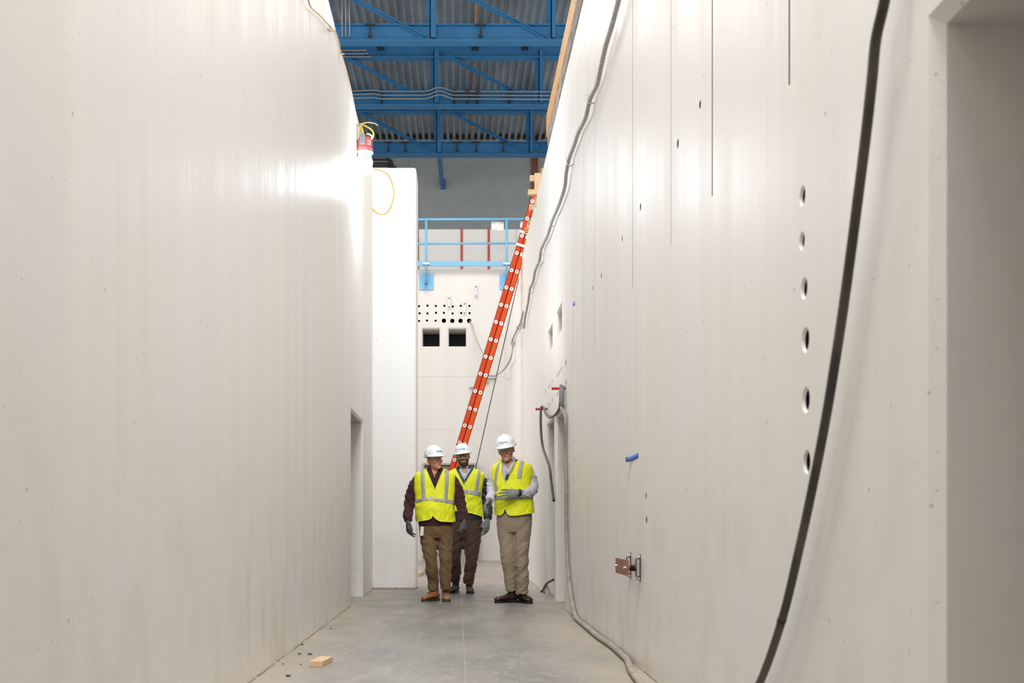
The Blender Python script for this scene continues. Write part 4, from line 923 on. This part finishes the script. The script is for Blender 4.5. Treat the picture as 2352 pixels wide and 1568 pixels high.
def make_person(cfg):
    Ym = cfg['Y']; px = lambda v: v*Ym/F
    root = empty('person', P(cfg['foot_x'], 0, Ym).xy.to_3d()); tag(root, cfg['label'], 'person', 'three men in hard hats and yellow vests')
    T = Torso(Ym, cfg['torso'], cfg['seed']); sc = cfg['head_scale']
    hc = P(cfg['head'][0], cfg['head'][1], Ym+cfg['head'][2]); yaw, pitch, roll = [math.radians(v) for v in cfg['head_rot']]
    R = Matrix.Rotation(roll, 3, 'Y') @ Matrix.Rotation(yaw, 3, 'Z') @ Matrix.Rotation(pitch, 3, 'X')
    W = lambda x, y, z: hc+R@(Vector((x, y, z))*sc)
    # ---- body: one continuous surface
    bm = bmesh.new(); rings = []
    for z, a, yf, yb in ((-.120,.016,-.080,-.045),(-.114,.030,-.094,-.02),(-.100,.045,-.099,0),(-.080,.055,-.098,.03),(-.05,.063,-.094,.06),(-.02,.069,-.091,.083),(.01,.072,-.087,.094),(.04,.075,-.092,.098),(.08,.070,-.083,.092),(.11,.05,-.05,.06),(.12,.02,-.02,.02)):
        a *= cfg.get('jaw', 1) if z < -.04 else 1
        r = []
        for k in range(24):
            t = 2*math.pi*k/24; v = -math.cos(t); r.append(W(a*sgnpow(math.sin(t), .88), (-yf if v < 0 else yb)*sgnpow(v, .9), z))
        rings.append(r)
    loops(bm, rings)
    tube(bm, [W(0,-.088,.012), W(0,-.100,-.008), W(0,-.113,-.027), W(0,-.108,-.036)], [.010*sc, .0125*sc, .0150*sc, .010*sc], 10)
    for s in (-1, 1):
        ellipsoid(bm, W(.013*s,-.098,-.030), (.009*sc,.011*sc,.008*sc), R, 10); ellipsoid(bm, W(.028*s,-.088,.024), (.024*sc,.010*sc,.008*sc), R, 10)
        ellipsoid(bm, W(.040*s,-.070,-.028), (.024*sc,.022*sc,.022*sc), R, 12); ellipsoid(bm, W(.079*s,.012,-.008), (.008*sc,.019*sc,.033*sc), R, 12)
    ellipsoid(bm, W(0,-.092,-.059), (.024*sc,.009*sc,.005*sc), R, 12); ellipsoid(bm, W(0,-.091,-.0685), (.020*sc,.009*sc,.006*sc), R, 12); ellipsoid(bm, W(0,-.090,-.100), (.020*sc,.014*sc,.016*sc), R, 12)
    zt = T.prof[0][0]; cx = T.prof[0][1]; nb = Vector((cx, Ym+.03, zt-.06))
    tube(bm, [W(0,.025,-.03), W(0,.02,-.09), nb.lerp(W(0,.03,-.12), .45), nb], [.055*sc, .054*sc, .060, .075], 18)
    R_ = []
    for z in [zt-.03-.03*k for k in range(22)]: R_.append([T.base(2*math.pi*k/24, z, -.035) for k in range(24)])
    loops(bm, R_)
    for A in cfg['arms']:
        pts = [(P(a[0], a[1], Ym+a[2]), px(a[3])*.62) for a in A['pts']]; wtube(bm, pts, 12)
    for Lg in cfg['legs']:
        pts = [(P(a[0], a[1], Ym+a[2]), px(a[3])*.62) for a in Lg['pts']]; wtube(bm, pts, 12)
    zc_ = P(0, cfg['crotch'], Ym).z; lo = []
    for k in range(12):
        z = R_[-1][0].z+.05-k*.02
        if z < zc_-.02: break
        lo.append([Vector((T.base(2*math.pi*i/20, max(z, T.prof[-1][0]), -.04))*1) for i in range(20)])
        for q in lo[-1]: q.z = z
    if len(lo) > 1: loops(bm, lo)
    me = remeshed(bm, .0040, 3, .45); Ri = R.inverted()
    mats = [cfg['skin'], LIP, BROW, BEARD, cfg['hair']]
    body = obj('body', me, mats, root, True)
    for p in me.polygons:
        l = (Ri@(p.center-hc))/sc; i = 0
        if l.z > -.125 and abs(l.x) < .12 and abs(l.y) < .13:
            if abs(l.x) < .021 and abs(l.z+.0640) < .0052 and l.y < -.09: i = 1
            elif .012 < abs(l.x) < .048 and .018 < l.z < .031 and l.y < -.07: i = 2
            elif l.y > .02 and l.z > -.035 and abs(l.x) < .0735: i = 4
            elif abs(l.x) > .06 and -.005 < l.y < .02 and -.02 < l.z and abs(l.x) < .074: i = 4
            if cfg.get('beard') and i == 0 and l.z < -.030 and l.y < .012:
                moust = -.058 < l.z < -.041 and abs(l.x) < .034 and l.y < -.085
                jaw = l.z < -.074 or abs(l.x) > .040+(-.03-l.z)*-.25 and l.z < -.034 or (abs(l.x) > .029 and l.z < -.05)
                if (moust or jaw) and l.z > -.128: i = 3
        p.material_index = i
    if cfg.get('beard'): displace(me, lambda q: (.004 if (lambda l: l.z < -.06 and l.y < .0 and l.z > -.125 and (abs(l.x) > .026 or l.z < -.078))((Ri@(q-hc))/sc) else 0))
    head_parts(root, cfg, hc, R, sc)
    # ---- shirt or jacket
    bm = bmesh.new(); R_ = []; z = zt-.004
    zl = P(0, cfg['hem'], Ym).z; n = 30
    for k in range(n+1): zz_ = z+(zl-z)*k/n; R_.append([T.base(2*math.pi*i/40, zz_, -.013) for i in range(40)])
    loops(bm, R_)
    for A in cfg['arms']: wtube(bm, [(P(a[0], a[1], Ym+a[2]), px(a[3])) for a in A['pts']], 18)
    me = remeshed(bm, .0065, 5)
    def shirt_d(p):
        b_ = T.inv(0, 0) if False else None
        cx_, a_, df_, db_ = lerp_prof(T.prof, p.z); e = ((p.x-cx_)/a_)**2+((p.y-Ym)/max(df_, db_))**2
        k = min(1, max(0, (e-.97)*5)); return folds(p, cfg['seed'], .014, cfg.get('fa', 7), 7, 14)*k
    displace(me, shirt_d)
    shirt = obj(cfg['top_name'], me, cfg['top_mat'], root, True)
    # ---- trousers
    bm = bmesh.new(); tp = cfg['pelvis']; rings = []
    for py_, xl, xr, df, db in tp:
        a, b_ = P(xl, py_, Ym), P(xr, py_, Ym); cx_ = (a.x+b_.x)/2; hw = (b_.x-a.x)/2
        rings.append([Vector((cx_+hw*sgnpow(math.sin(t), .85), Ym-(df if math.cos(t) > 0 else db)*sgnpow(math.cos(t), .85), a.z)) for t in [2*math.pi*k/32 for k in range(32)]])
    loops(bm, rings)
    for Lg in cfg['legs']: wtube(bm, [(P(a[0], a[1], Ym+a[2]), px(a[3])) for a in Lg['pts']], 20)
    me = remeshed(bm, .0068, 6)
    kz = P(0, 1290, Ym).z
    displace(me, lambda p: folds(p, cfg['seed']+2, .0125 if p.z < P(0,1240,Ym).z else .006, 9, 5, 12)*(1 if p.x > cfg['split'] else cfg.get('lf', 1)))
    obj('trousers', me, cfg['pants_mat'], root, True)
    for b_ in cfg['boots']:
        boot(root, P(b_[0],0,Ym+b_[1]).x, Ym+b_[1], math.radians(b_[2]), cfg['boot_mat'], cfg['sole_mat'], cfg['boot_h'], b_[3], cfg['boot_name'])
    # ---- vest
    ztop_py = cfg['torso'][0][0]+1.0
    V = cfg['vest']; poly = [('t', -math.pi, ztop_py)]+V['neck']+[('t', math.pi, ztop_py), ('t', math.pi, V['back_hem'])]+V['hem']+[('t', -math.pi, V['back_hem'])]
    vest = patch('safety_vest', T, poly, .002, HV, root, .004)
    for s_ in V['strips']: patch('reflective_strip', T, s_, .0075, STRIP, vest, .002, .010, .010)
    wb = V['waist']; patch('reflective_strip', T, [('t', 1.45, wb[0]), ('t', math.pi, wb[0]), ('t', math.pi, wb[1]), ('t', 1.45, wb[1])], .0075, STRIP, vest, .002); patch('reflective_strip', T, [('t', -math.pi, wb[0]), ('t', -1.45, wb[0]), ('t', -1.45, wb[1]), ('t', -math.pi, wb[1])], .0075, STRIP, vest, .002)
    def line(pl, r, off=.006):
        pts = []
        for a, b_ in zip(pl[:-1], pl[1:]):
            for k in range(12): t = k/12; A = T.inv(a[0]+(b_[0]-a[0])*t, a[1]+(b_[1]-a[1])*t); pts.append(T.surf(A[0], A[1], off))
        bm = bmesh.new(); tube(bm, pts, r, 6); return bm
    for l_ in V['piping']: obj('piping', line(l_, .0042), PIPING, vest, True)
    for nm, pl, off, m_ in cfg['patches']: patch(nm, T, pl, off, m_, root if nm != 'collar_opening' else body, .002, .008, .006)
    # ---- collar band around the neck
    for nm, m_, gap, r0, r1, h0, h1, flare in cfg['collars']:
        bm = bmesh.new(); vs = []; n = 30; cc = Vector((cx, Ym+.02, zt)); top = W(0, .015, -.10); 
        for k in range(n+1):
            t = -math.pi+gap+(2*math.pi-2*gap)*k/n + math.pi; col = []
            for j in range(5):
                u = j/4; q = cc.lerp(Vector((top.x, top.y, zt+h1)), u); rr = r0+(r1-r0)*u; fz = -.0 + (h0 + (h1-h0)*u)
                fr_ = max(0, -math.cos(t-math.pi))  # 1 at front
                fr_ = max(0, math.cos(t-math.pi+math.pi))
                y = q.y-rr*1.02*math.cos(t); x = q.x+rr*math.sin(t)
                frontness = max(0, math.cos(t)); col.append(bm.verts.new((x, y, zt+fz-flare*frontness*(1-u*.55))))
            vs.append(col)
        for i in range(n):
            for j in range(4): bm.faces.new((vs[i][j], vs[i+1][j], vs[i+1][j+1], vs[i][j+1]))
        o = obj(nm, bm, m_, shirt, True); o.modifiers.new('s', 'SOLIDIFY').thickness = .005
    for k, G in enumerate(cfg['gloves']):
        w_ = P(*G['w'][:2], Ym+G['w'][2]); A = cfg['arms'][k]['pts']; cf = P(A[-2][0], A[-2][1], Ym+A[-2][2]); e = P(A[-1][0], A[-1][1], Ym+A[-1][2]); cf = e.lerp(cf, .15)
        gl = glove('glove', root, cfg['glove_mat'], cf, w_, Vector(G['D']), Vector(G['N']), Vector(G['T']), G['curl'], G.get('sc', 1.08), G.get('spread', .05), G.get('thumb', (.75,.62,-.25)))
        if G.get('badge'):
            N_ = Vector(G['N']).normalized(); q = w_+Vector(G['D']).normalized()*.05; bm = bmesh.new(); lathe(bm, [(.011,0),(.011,.003)], q+N_*.0195, 12, N_); obj('badge', bm, GREEN, gl)
    return root, T, shirt, vest, W

def dup_px(lst): return lst
MAROON = cloth('maroon_knit', (.048, .008, .014)); NAVY = cloth('dark_navy_jacket', (.010, .016, .026), .55); LAV = cloth('pale_lavender_shirt', (.52, .50, .60), .8); LBLUE = cloth('light_blue_shirt', (.40, .50, .62), .8)
TAN = cloth('tan_canvas', (.150, .088, .036)); BROWN = cloth('brown_canvas', (.060, .028, .014)); KHAKI = cloth('khaki_twill', (.285, .225, .150)); WHITET = cloth('white_undershirt', (.75, .76, .78))
TANB = noisy(mat('tan_leather', (.30, .135, .05), .6), .2, (20,20,20)); SOLE = mat('dark_sole', (.045, .035, .028), .7); GREYSH = noisy(mat('grey_shoe', (.055, .052, .045), .6), .3, (25,25,25)); BRNSH = noisy(mat('brown_leather', (.040, .018, .012), .4), .2, (20,20,20)); BLK = mat('black_sole', (.010,.010,.010), .5)

# man at the left: maroon top, tan trousers
c1 = dict(Y=13.96, foot_x=1004, seed=1, fa=9, label='man in maroon quarter-zip, yellow vest and tan boots, head turned toward the others',
  torso=[(1073,982,1017,.055,.085),(1078,976,1023,.062,.095),(1082,966,1031,.080,.110),(1086,957,1040,.098,.120),(1092,953.5,1043.5,.115,.13),(1104,952.5,1044.5,.128,.135),(1120,952.5,1044,.135,.135),(1138,956,1042,.145,.13),(1165,956.5,1042,.158,.13),(1198,958,1043.5,.155,.13),(1211,960,1041,.135,.125)],
  head=(997.5,1054.5,-.045), head_rot=(34,2,-6), head_scale=1.03, glasses='clear', skin=SKIN1, hair=GREYHAIR,
  arms=[dict(pts=[(963,1099,.02,12.5),(953,1112,.02,13),(944,1137,.035,12.5),(940,1162,.02,12),(937,1182,-.03,10.5),(937,1197,-.06,9)]),
        dict(pts=[(1034,1099,.02,12.5),(1045,1112,.02,13),(1054,1140,.04,12.8),(1059,1162,.03,12.2),(1064,1182,-.02,10.8),(1066,1195,-.05,9.6)])],
  legs=[dict(pts=[(982.5,1220,0,20),(984.5,1245,-.02,18.3),(988.5,1275,-.05,15.6),(991,1300,-.04,14.4),(994,1330,.02,12.6),(995,1354,.04,11.0)]),
        dict(pts=[(1020.5,1220,0,19.2),(1022.5,1248,-.02,16.6),(1023,1275,-.05,15.4),(1023,1300,-.05,14.2),(1022.5,1330,-.03,12.8),(1021.5,1353,-.02,11.0)])],
  pelvis=[(1202,963,1040,.12,.12),(1212,963,1040,.125,.13),(1224,964,1040.5,.12,.135),(1236,967,1039.5,.10,.12)], crotch=1233, split=0.0,
  hem=1208, top_name='quarter_zip_top', top_mat=MAROON, pants_mat=TAN, boot_mat=TANB, sole_mat=SOLE, boot_h=.15, boot_name='boot', boots=[(997,.05,-38,1.0),(1024,.03,4,1.0)],
  vest=dict(neck=[(978.5,1075.5),(999.5,1125.5),(1019,1076)], back_hem=1194, hem=[(1043.5,1198),(1030,1198),(1012,1196.5),(1004,1193),(998,1187),(995,1183),(993.5,1189),(985,1193),(970,1194.5),(958,1197)],
    strips=[[(967.5,1078),(976,1075.5),(976.5,1100),(978.5,1141),(970.5,1145),(968.5,1110)], [(1021.5,1076),(1030,1079),(1030,1105),(1027.5,1149),(1019.5,1147),(1021.5,1105)],
            [(957,1149),(970,1144.5),(993,1139.5),(993.5,1148),(972,1151),(958,1154.5)], [(995,1143),(1020,1147),(1043,1149.5),(1043,1158.5),(1018,1154),(995,1151)]],
    waist=(1150,1159), piping=[[(978.5,1076),(999.5,1125.5),(1019,1076.5)], [(999,1127),(996.5,1150),(994.5,1183),(998,1188),(1004,1193.5),(1012,1197),(1043,1198.5)], [(958,1197),(985,1193.5),(994,1188.5)]]),
  patches=[('collar_opening', [(990,1077),(1008.5,1077),(1003,1087),(997.6,1094)], -.0035, SKIN1), ('zip', [(997.2,1093),(998.6,1093),(999,1124),(998,1124)], -.002, mat('zip_dark', (.02,.006,.008), .4)), ('zip_pull', [(996.8,1093),(999.2,1093),(999,1097),(997.2,1097)], .000, M['steel'])],
  collars=[('collar', MAROON, .55, .090, .080, -.028, .022, .022)],
  glove_mat=GLOVED, gloves=[dict(w=(937.5,1198.5,-.07), D=(.04,-.25,-1), N=(-.75,-.6,.1), T=(.55,-.83,0), curl=(.55,.5,.55,.6), thumb=(.35,.9,-.2)), dict(w=(1066.5,1196.5,-.06), D=(.0,-.2,-1), N=(.65,-.75,.1), T=(-.70,-.70,0), curl=(.9,1.0,1.05,1.1), thumb=(.3,.9,-.35))])
r1, T1, s1, v1, W1 = make_person(c1)
bm = boxm((P(965.3,0,13.8).x, 13.815, P(0,1230,13.8).z), (P(972.8,0,13.8).x, 13.819, P(0,1209,13.8).z), .0008, Matrix.Rotation(.05, 3, 'Y')); obj('id_badge', bm, M['paper'], r1)
# man in the middle, behind: dark jacket, brown trousers, beard
c2 = dict(Y=15.55, foot_x=1062, seed=2, fa=12, label='bearded man in dark navy jacket and yellow vest, walking between and behind the others',
  torso=[(1073,1047,1087,.055,.085),(1078,1041,1094,.065,.10),(1083,1030,1106,.085,.115),(1088,1024,1112,.10,.125),(1096,1019,1112,.115,.13),(1112,1017,1108,.13,.13),(1135,1020,1105,.135,.125),(1160,1020,1107,.135,.12),(1190,1019,1110,.13,.12),(1204,1020,1109,.12,.12)],
  head=(1063.2,1048,-.03), head_rot=(-3,0,-7), head_scale=1.07, glasses='black', skin=SKIN2, hair=BRNHAIR, beard=True, jaw=1.06, ring=(-.064,.010,.0150),
  arms=[dict(pts=[(1031,1098,.02,11),(1022,1112,.03,11.5),(1016,1140,.04,10.5),(1014,1165,0,10),(1014,1192,-.08,8.5)]),
        dict(pts=[(1102,1099,.02,11.5),(1109,1112,.03,12),(1115,1135,.05,11.5),(1119,1158,.04,11),(1121,1176,.0,10.5),(1120,1191,-.03,9.5)])],
  legs=[dict(pts=[(1047,1212,0,18),(1046,1235,.0,17.5),(1043.5,1262,-.02,15.5),(1043,1285,-.02,14),(1046,1312,.04,13.3),(1043,1334,.08,11.5)]),
        dict(pts=[(1088,1210,0,21),(1085.5,1235,-.01,19.5),(1083.5,1262,-.03,16.5),(1083.5,1285,-.05,13.5),(1079,1312,-.03,12.8),(1074.5,1341,-.02,11.2)])],
  pelvis=[(1194,1028,1109,.115,.12),(1206,1028,1109.5,.12,.13),(1222,1029,1108,.115,.13),(1236,1030,1104,.09,.11)], crotch=1236, split=-5,
  hem=1199.5, top_name='jacket', top_mat=NAVY, pants_mat=BROWN, boot_mat=GREYSH, sole_mat=BLK, boot_h=.12, boot_name='shoe', boots=[(1046,.10,-20,.98),(1078,.05,4,1.0)],
  vest=dict(neck=[(1046,1075),(1065.5,1115.5),(1088.5,1074.5)], back_hem=1180, hem=[(1110,1188),(1098,1183),(1080,1178),(1060,1174),(1044,1174),(1020,1176)],
    strips=[[(1096,1079.5),(1103,1082),(1101,1100),(1096,1131.5),(1088,1130),(1093.5,1100)], [(1062,1123.5),(1082,1127),(1104,1131),(1104,1140),(1082,1136),(1062,1131.5)], [(1025,1083),(1032,1079),(1036,1100),(1040,1125),(1032,1127),(1027,1100)], [(1020,1128),(1040,1124),(1058,1122.5),(1058,1131),(1040,1133),(1020,1137)]],
    waist=(1132,1140.5), piping=[[(1046,1076),(1065.5,1115.5),(1088.5,1075.5)], [(1065.5,1116),(1062,1135),(1068,1155),(1075,1177)], [(1110,1188),(1098,1183),(1080,1178),(1060,1174)]]),
  patches=[('shirt_front', [(1052,1075.5),(1084,1075.5),(1076,1088),(1066.9,1104),(1058,1089)], -.0055, LBLUE), ('collar_opening', [(1060,1076),(1075,1076),(1071,1084),(1067,1090)], -.0035, SKIN2), ('undershirt', [(1063,1088),(1070.5,1088),(1067,1095)], -.003, WHITET), ('zip', [(1066.3,1104),(1067.5,1104),(1066,1115),(1065.2,1115)], -.003, M['steel'])],
  collars=[('shirt_collar', LBLUE, .50, .078, .070, -.028, .022, .020), ('jacket_collar', NAVY, .75, .100, .090, -.025, .022, .030)],
  glove_mat=GLOVE, gloves=[dict(w=(1014,1194,-.1), D=(.0,-.2,-1), N=(-.8,-.6,0), T=(.6,-.8,0), curl=(.6,.6,.6,.7)), dict(w=(1119.5,1193.5,-.045), D=(-.10,-.2,-1), N=(.70,-.71,.1), T=(-.78,-.62,0), curl=(.35,.32,.36,.42), sc=1.15, badge=True, thumb=(.62,.78,-.1))])
r2, T2, s2, v2, W2 = make_person(c2)
# man at the right: pale shirt, khaki trousers
c3 = dict(Y=13.65, foot_x=1190, seed=3, fa=10, label='tall man in pale shirt, khaki trousers and yellow vest, gesturing with gloved hands',
  torso=[(1054,1153,1189,.055,.085),(1058,1148,1196,.065,.10),(1062,1142,1207,.085,.115),(1067,1136,1217,.105,.12),(1074,1131,1222,.118,.13),(1088,1129,1222.5,.128,.135),(1105,1131,1219,.135,.135),(1128,1137,1218,.142,.13),(1150,1139,1221,.15,.13),(1180,1139.5,1225,.15,.13),(1190,1141,1222,.14,.13)],
  head=(1162.5,1033,-.06), head_rot=(-13,5,-8), head_scale=1.10, glasses='grey', skin=SKIN3, hair=GREYHAIR,
  arms=[dict(pts=[(1137,1080,.02,11),(1131,1094,.02,11),(1128,1116,.01,9.8),(1129,1134,-.06,9.5),(1127,1143,-.17,9.5),(1124,1149,-.25,9.0)]),
        dict(pts=[(1212,1080,.02,13),(1218,1092,.02,13.5),(1223,1110,.02,13),(1222,1124,-.04,12.6),(1212,1132,-.12,11.5),(1197,1131,-.20,9.0)])],
  legs=[dict(pts=[(1161,1200,0,21),(1162,1222,0,20),(1165,1250,-.01,18),(1166.5,1280,-.02,16.8),(1170.5,1315,.0,14.5),(1173.5,1356,.03,12.0)]),
        dict(pts=[(1201,1200,0,21),(1199.5,1222,-.02,20),(1198,1250,-.04,17),(1199,1280,-.06,16),(1200,1315,-.05,14.2),(1200,1362,-.02,12.6)])],
  pelvis=[(1178,1141,1221,.13,.13),(1190,1140.5,1221.5,.135,.14),(1205,1141,1221.5,.13,.14),(1222,1143,1219,.11,.12)], crotch=1222, split=P(1184,0,13.65).x, lf=.45,
  hem=1182, top_name='dress_shirt', top_mat=LAV, pants_mat=KHAKI, boot_mat=BRNSH, sole_mat=BLK, boot_h=.11, boot_name='shoe', boots=[(1174,.06,-62,1.02),(1199,.02,24,1.02)],
  vest=dict(neck=[(1152.5,1056),(1150.8,1087),(1159.5,1111),(1186,1057)], back_hem=1176, hem=[(1225,1176.5),(1205,1180),(1185,1183.5),(1171,1183.5),(1164.5,1180),(1160,1169),(1157.5,1170),(1156.5,1176),(1151,1182.5),(1139.6,1183)],
    strips=[[(1142.5,1067),(1149,1063),(1143,1085),(1141,1105),(1143,1128),(1138.5,1127),(1135.5,1103),(1137.5,1083)], [(1193.5,1056.5),(1202,1059.5),(1198,1078),(1195.5,1099.5),(1186,1099.5),(1189,1078)],
            [(1139.5,1138.5),(1153.5,1138.5),(1153.5,1147),(1139.5,1147)], [(1159,1141),(1190,1139.5),(1222,1135),(1222,1143),(1190,1147),(1159,1149)]],
    waist=(1135,1144), piping=[[(1152.5,1057),(1150.8,1087),(1159.5,1111),(1186,1058)], [(1159.5,1112),(1156.5,1140),(1157.5,1168),(1156.5,1176),(1151,1182.5),(1139.6,1183)], [(1159,1168),(1164.5,1180),(1171,1183.5),(1185,1183.5),(1205,1180),(1225,1176.5)]]),
  patches=[('collar_opening', [(1157,1056),(1177,1056),(1171,1066),(1165.5,1073.5),(1160,1067)], -.0045, SKIN3), ('lanyard', [(1184,1050+5),(1188,1055),(1177,1080),(1169,1094),(1166,1092),(1174,1078)], .0075, mat('lanyard_black', (.02,.02,.02), .6)), ('lanyard_stripe', [(1182.5,1060),(1185,1061),(1180,1072),(1177.5,1071)], .0100, mat('lanyard_yellow', (.62,.42,.02), .6)), ('badge_clip', [(1161,1091),(1165,1086.5),(1169,1092),(1164.5,1104),(1159.5,1101)], .010, bpy.data.materials['lanyard_black']), ('badge_clip', [(1161.5,1088),(1164.5,1086),(1166,1089),(1162,1092)], .0125, bpy.data.materials['lanyard_yellow']), ('shirt_button', [(1161,1083.2),(1163,1083.2),(1163,1085),(1161,1085)], -.004, M['darksteel']), ('belt_front', [(1157,1171),(1160,1171),(1162.5,1179),(1156,1179)], -.006, M['black'])],
  collars=[('collar', LAV, .48, .086, .076, -.030, .028, .024)],
  glove_mat=GLOVE, gloves=[dict(w=(1121.5,1150.5,-.29), D=(-.42,-.62,-.62), N=(-.80,.10,.55), T=(.30,-.75,.60), curl=(.45,.5,.55,.6), sc=1.1, thumb=(.55,.85,-.1)), dict(w=(1188.5,1131,-.23), D=(-1,-.22,-.08), N=(.0,-.88,.42), T=(.05,-.3,-1), curl=(.22,.2,.22,.28), sc=1.18, badge=True, spread=.14, thumb=(.35,.9,-.3))])
r3, T3, s3, v3, W3 = make_person(c3)
w_ = P(1193.5, 1131, 13.65-.215); bm = bmesh.new(); tube(bm, [w_+Vector((.012,0,0)), w_-Vector((.014,0.003,0))], .041, 20); obj('wristband', bm, M['black'], r3, True)
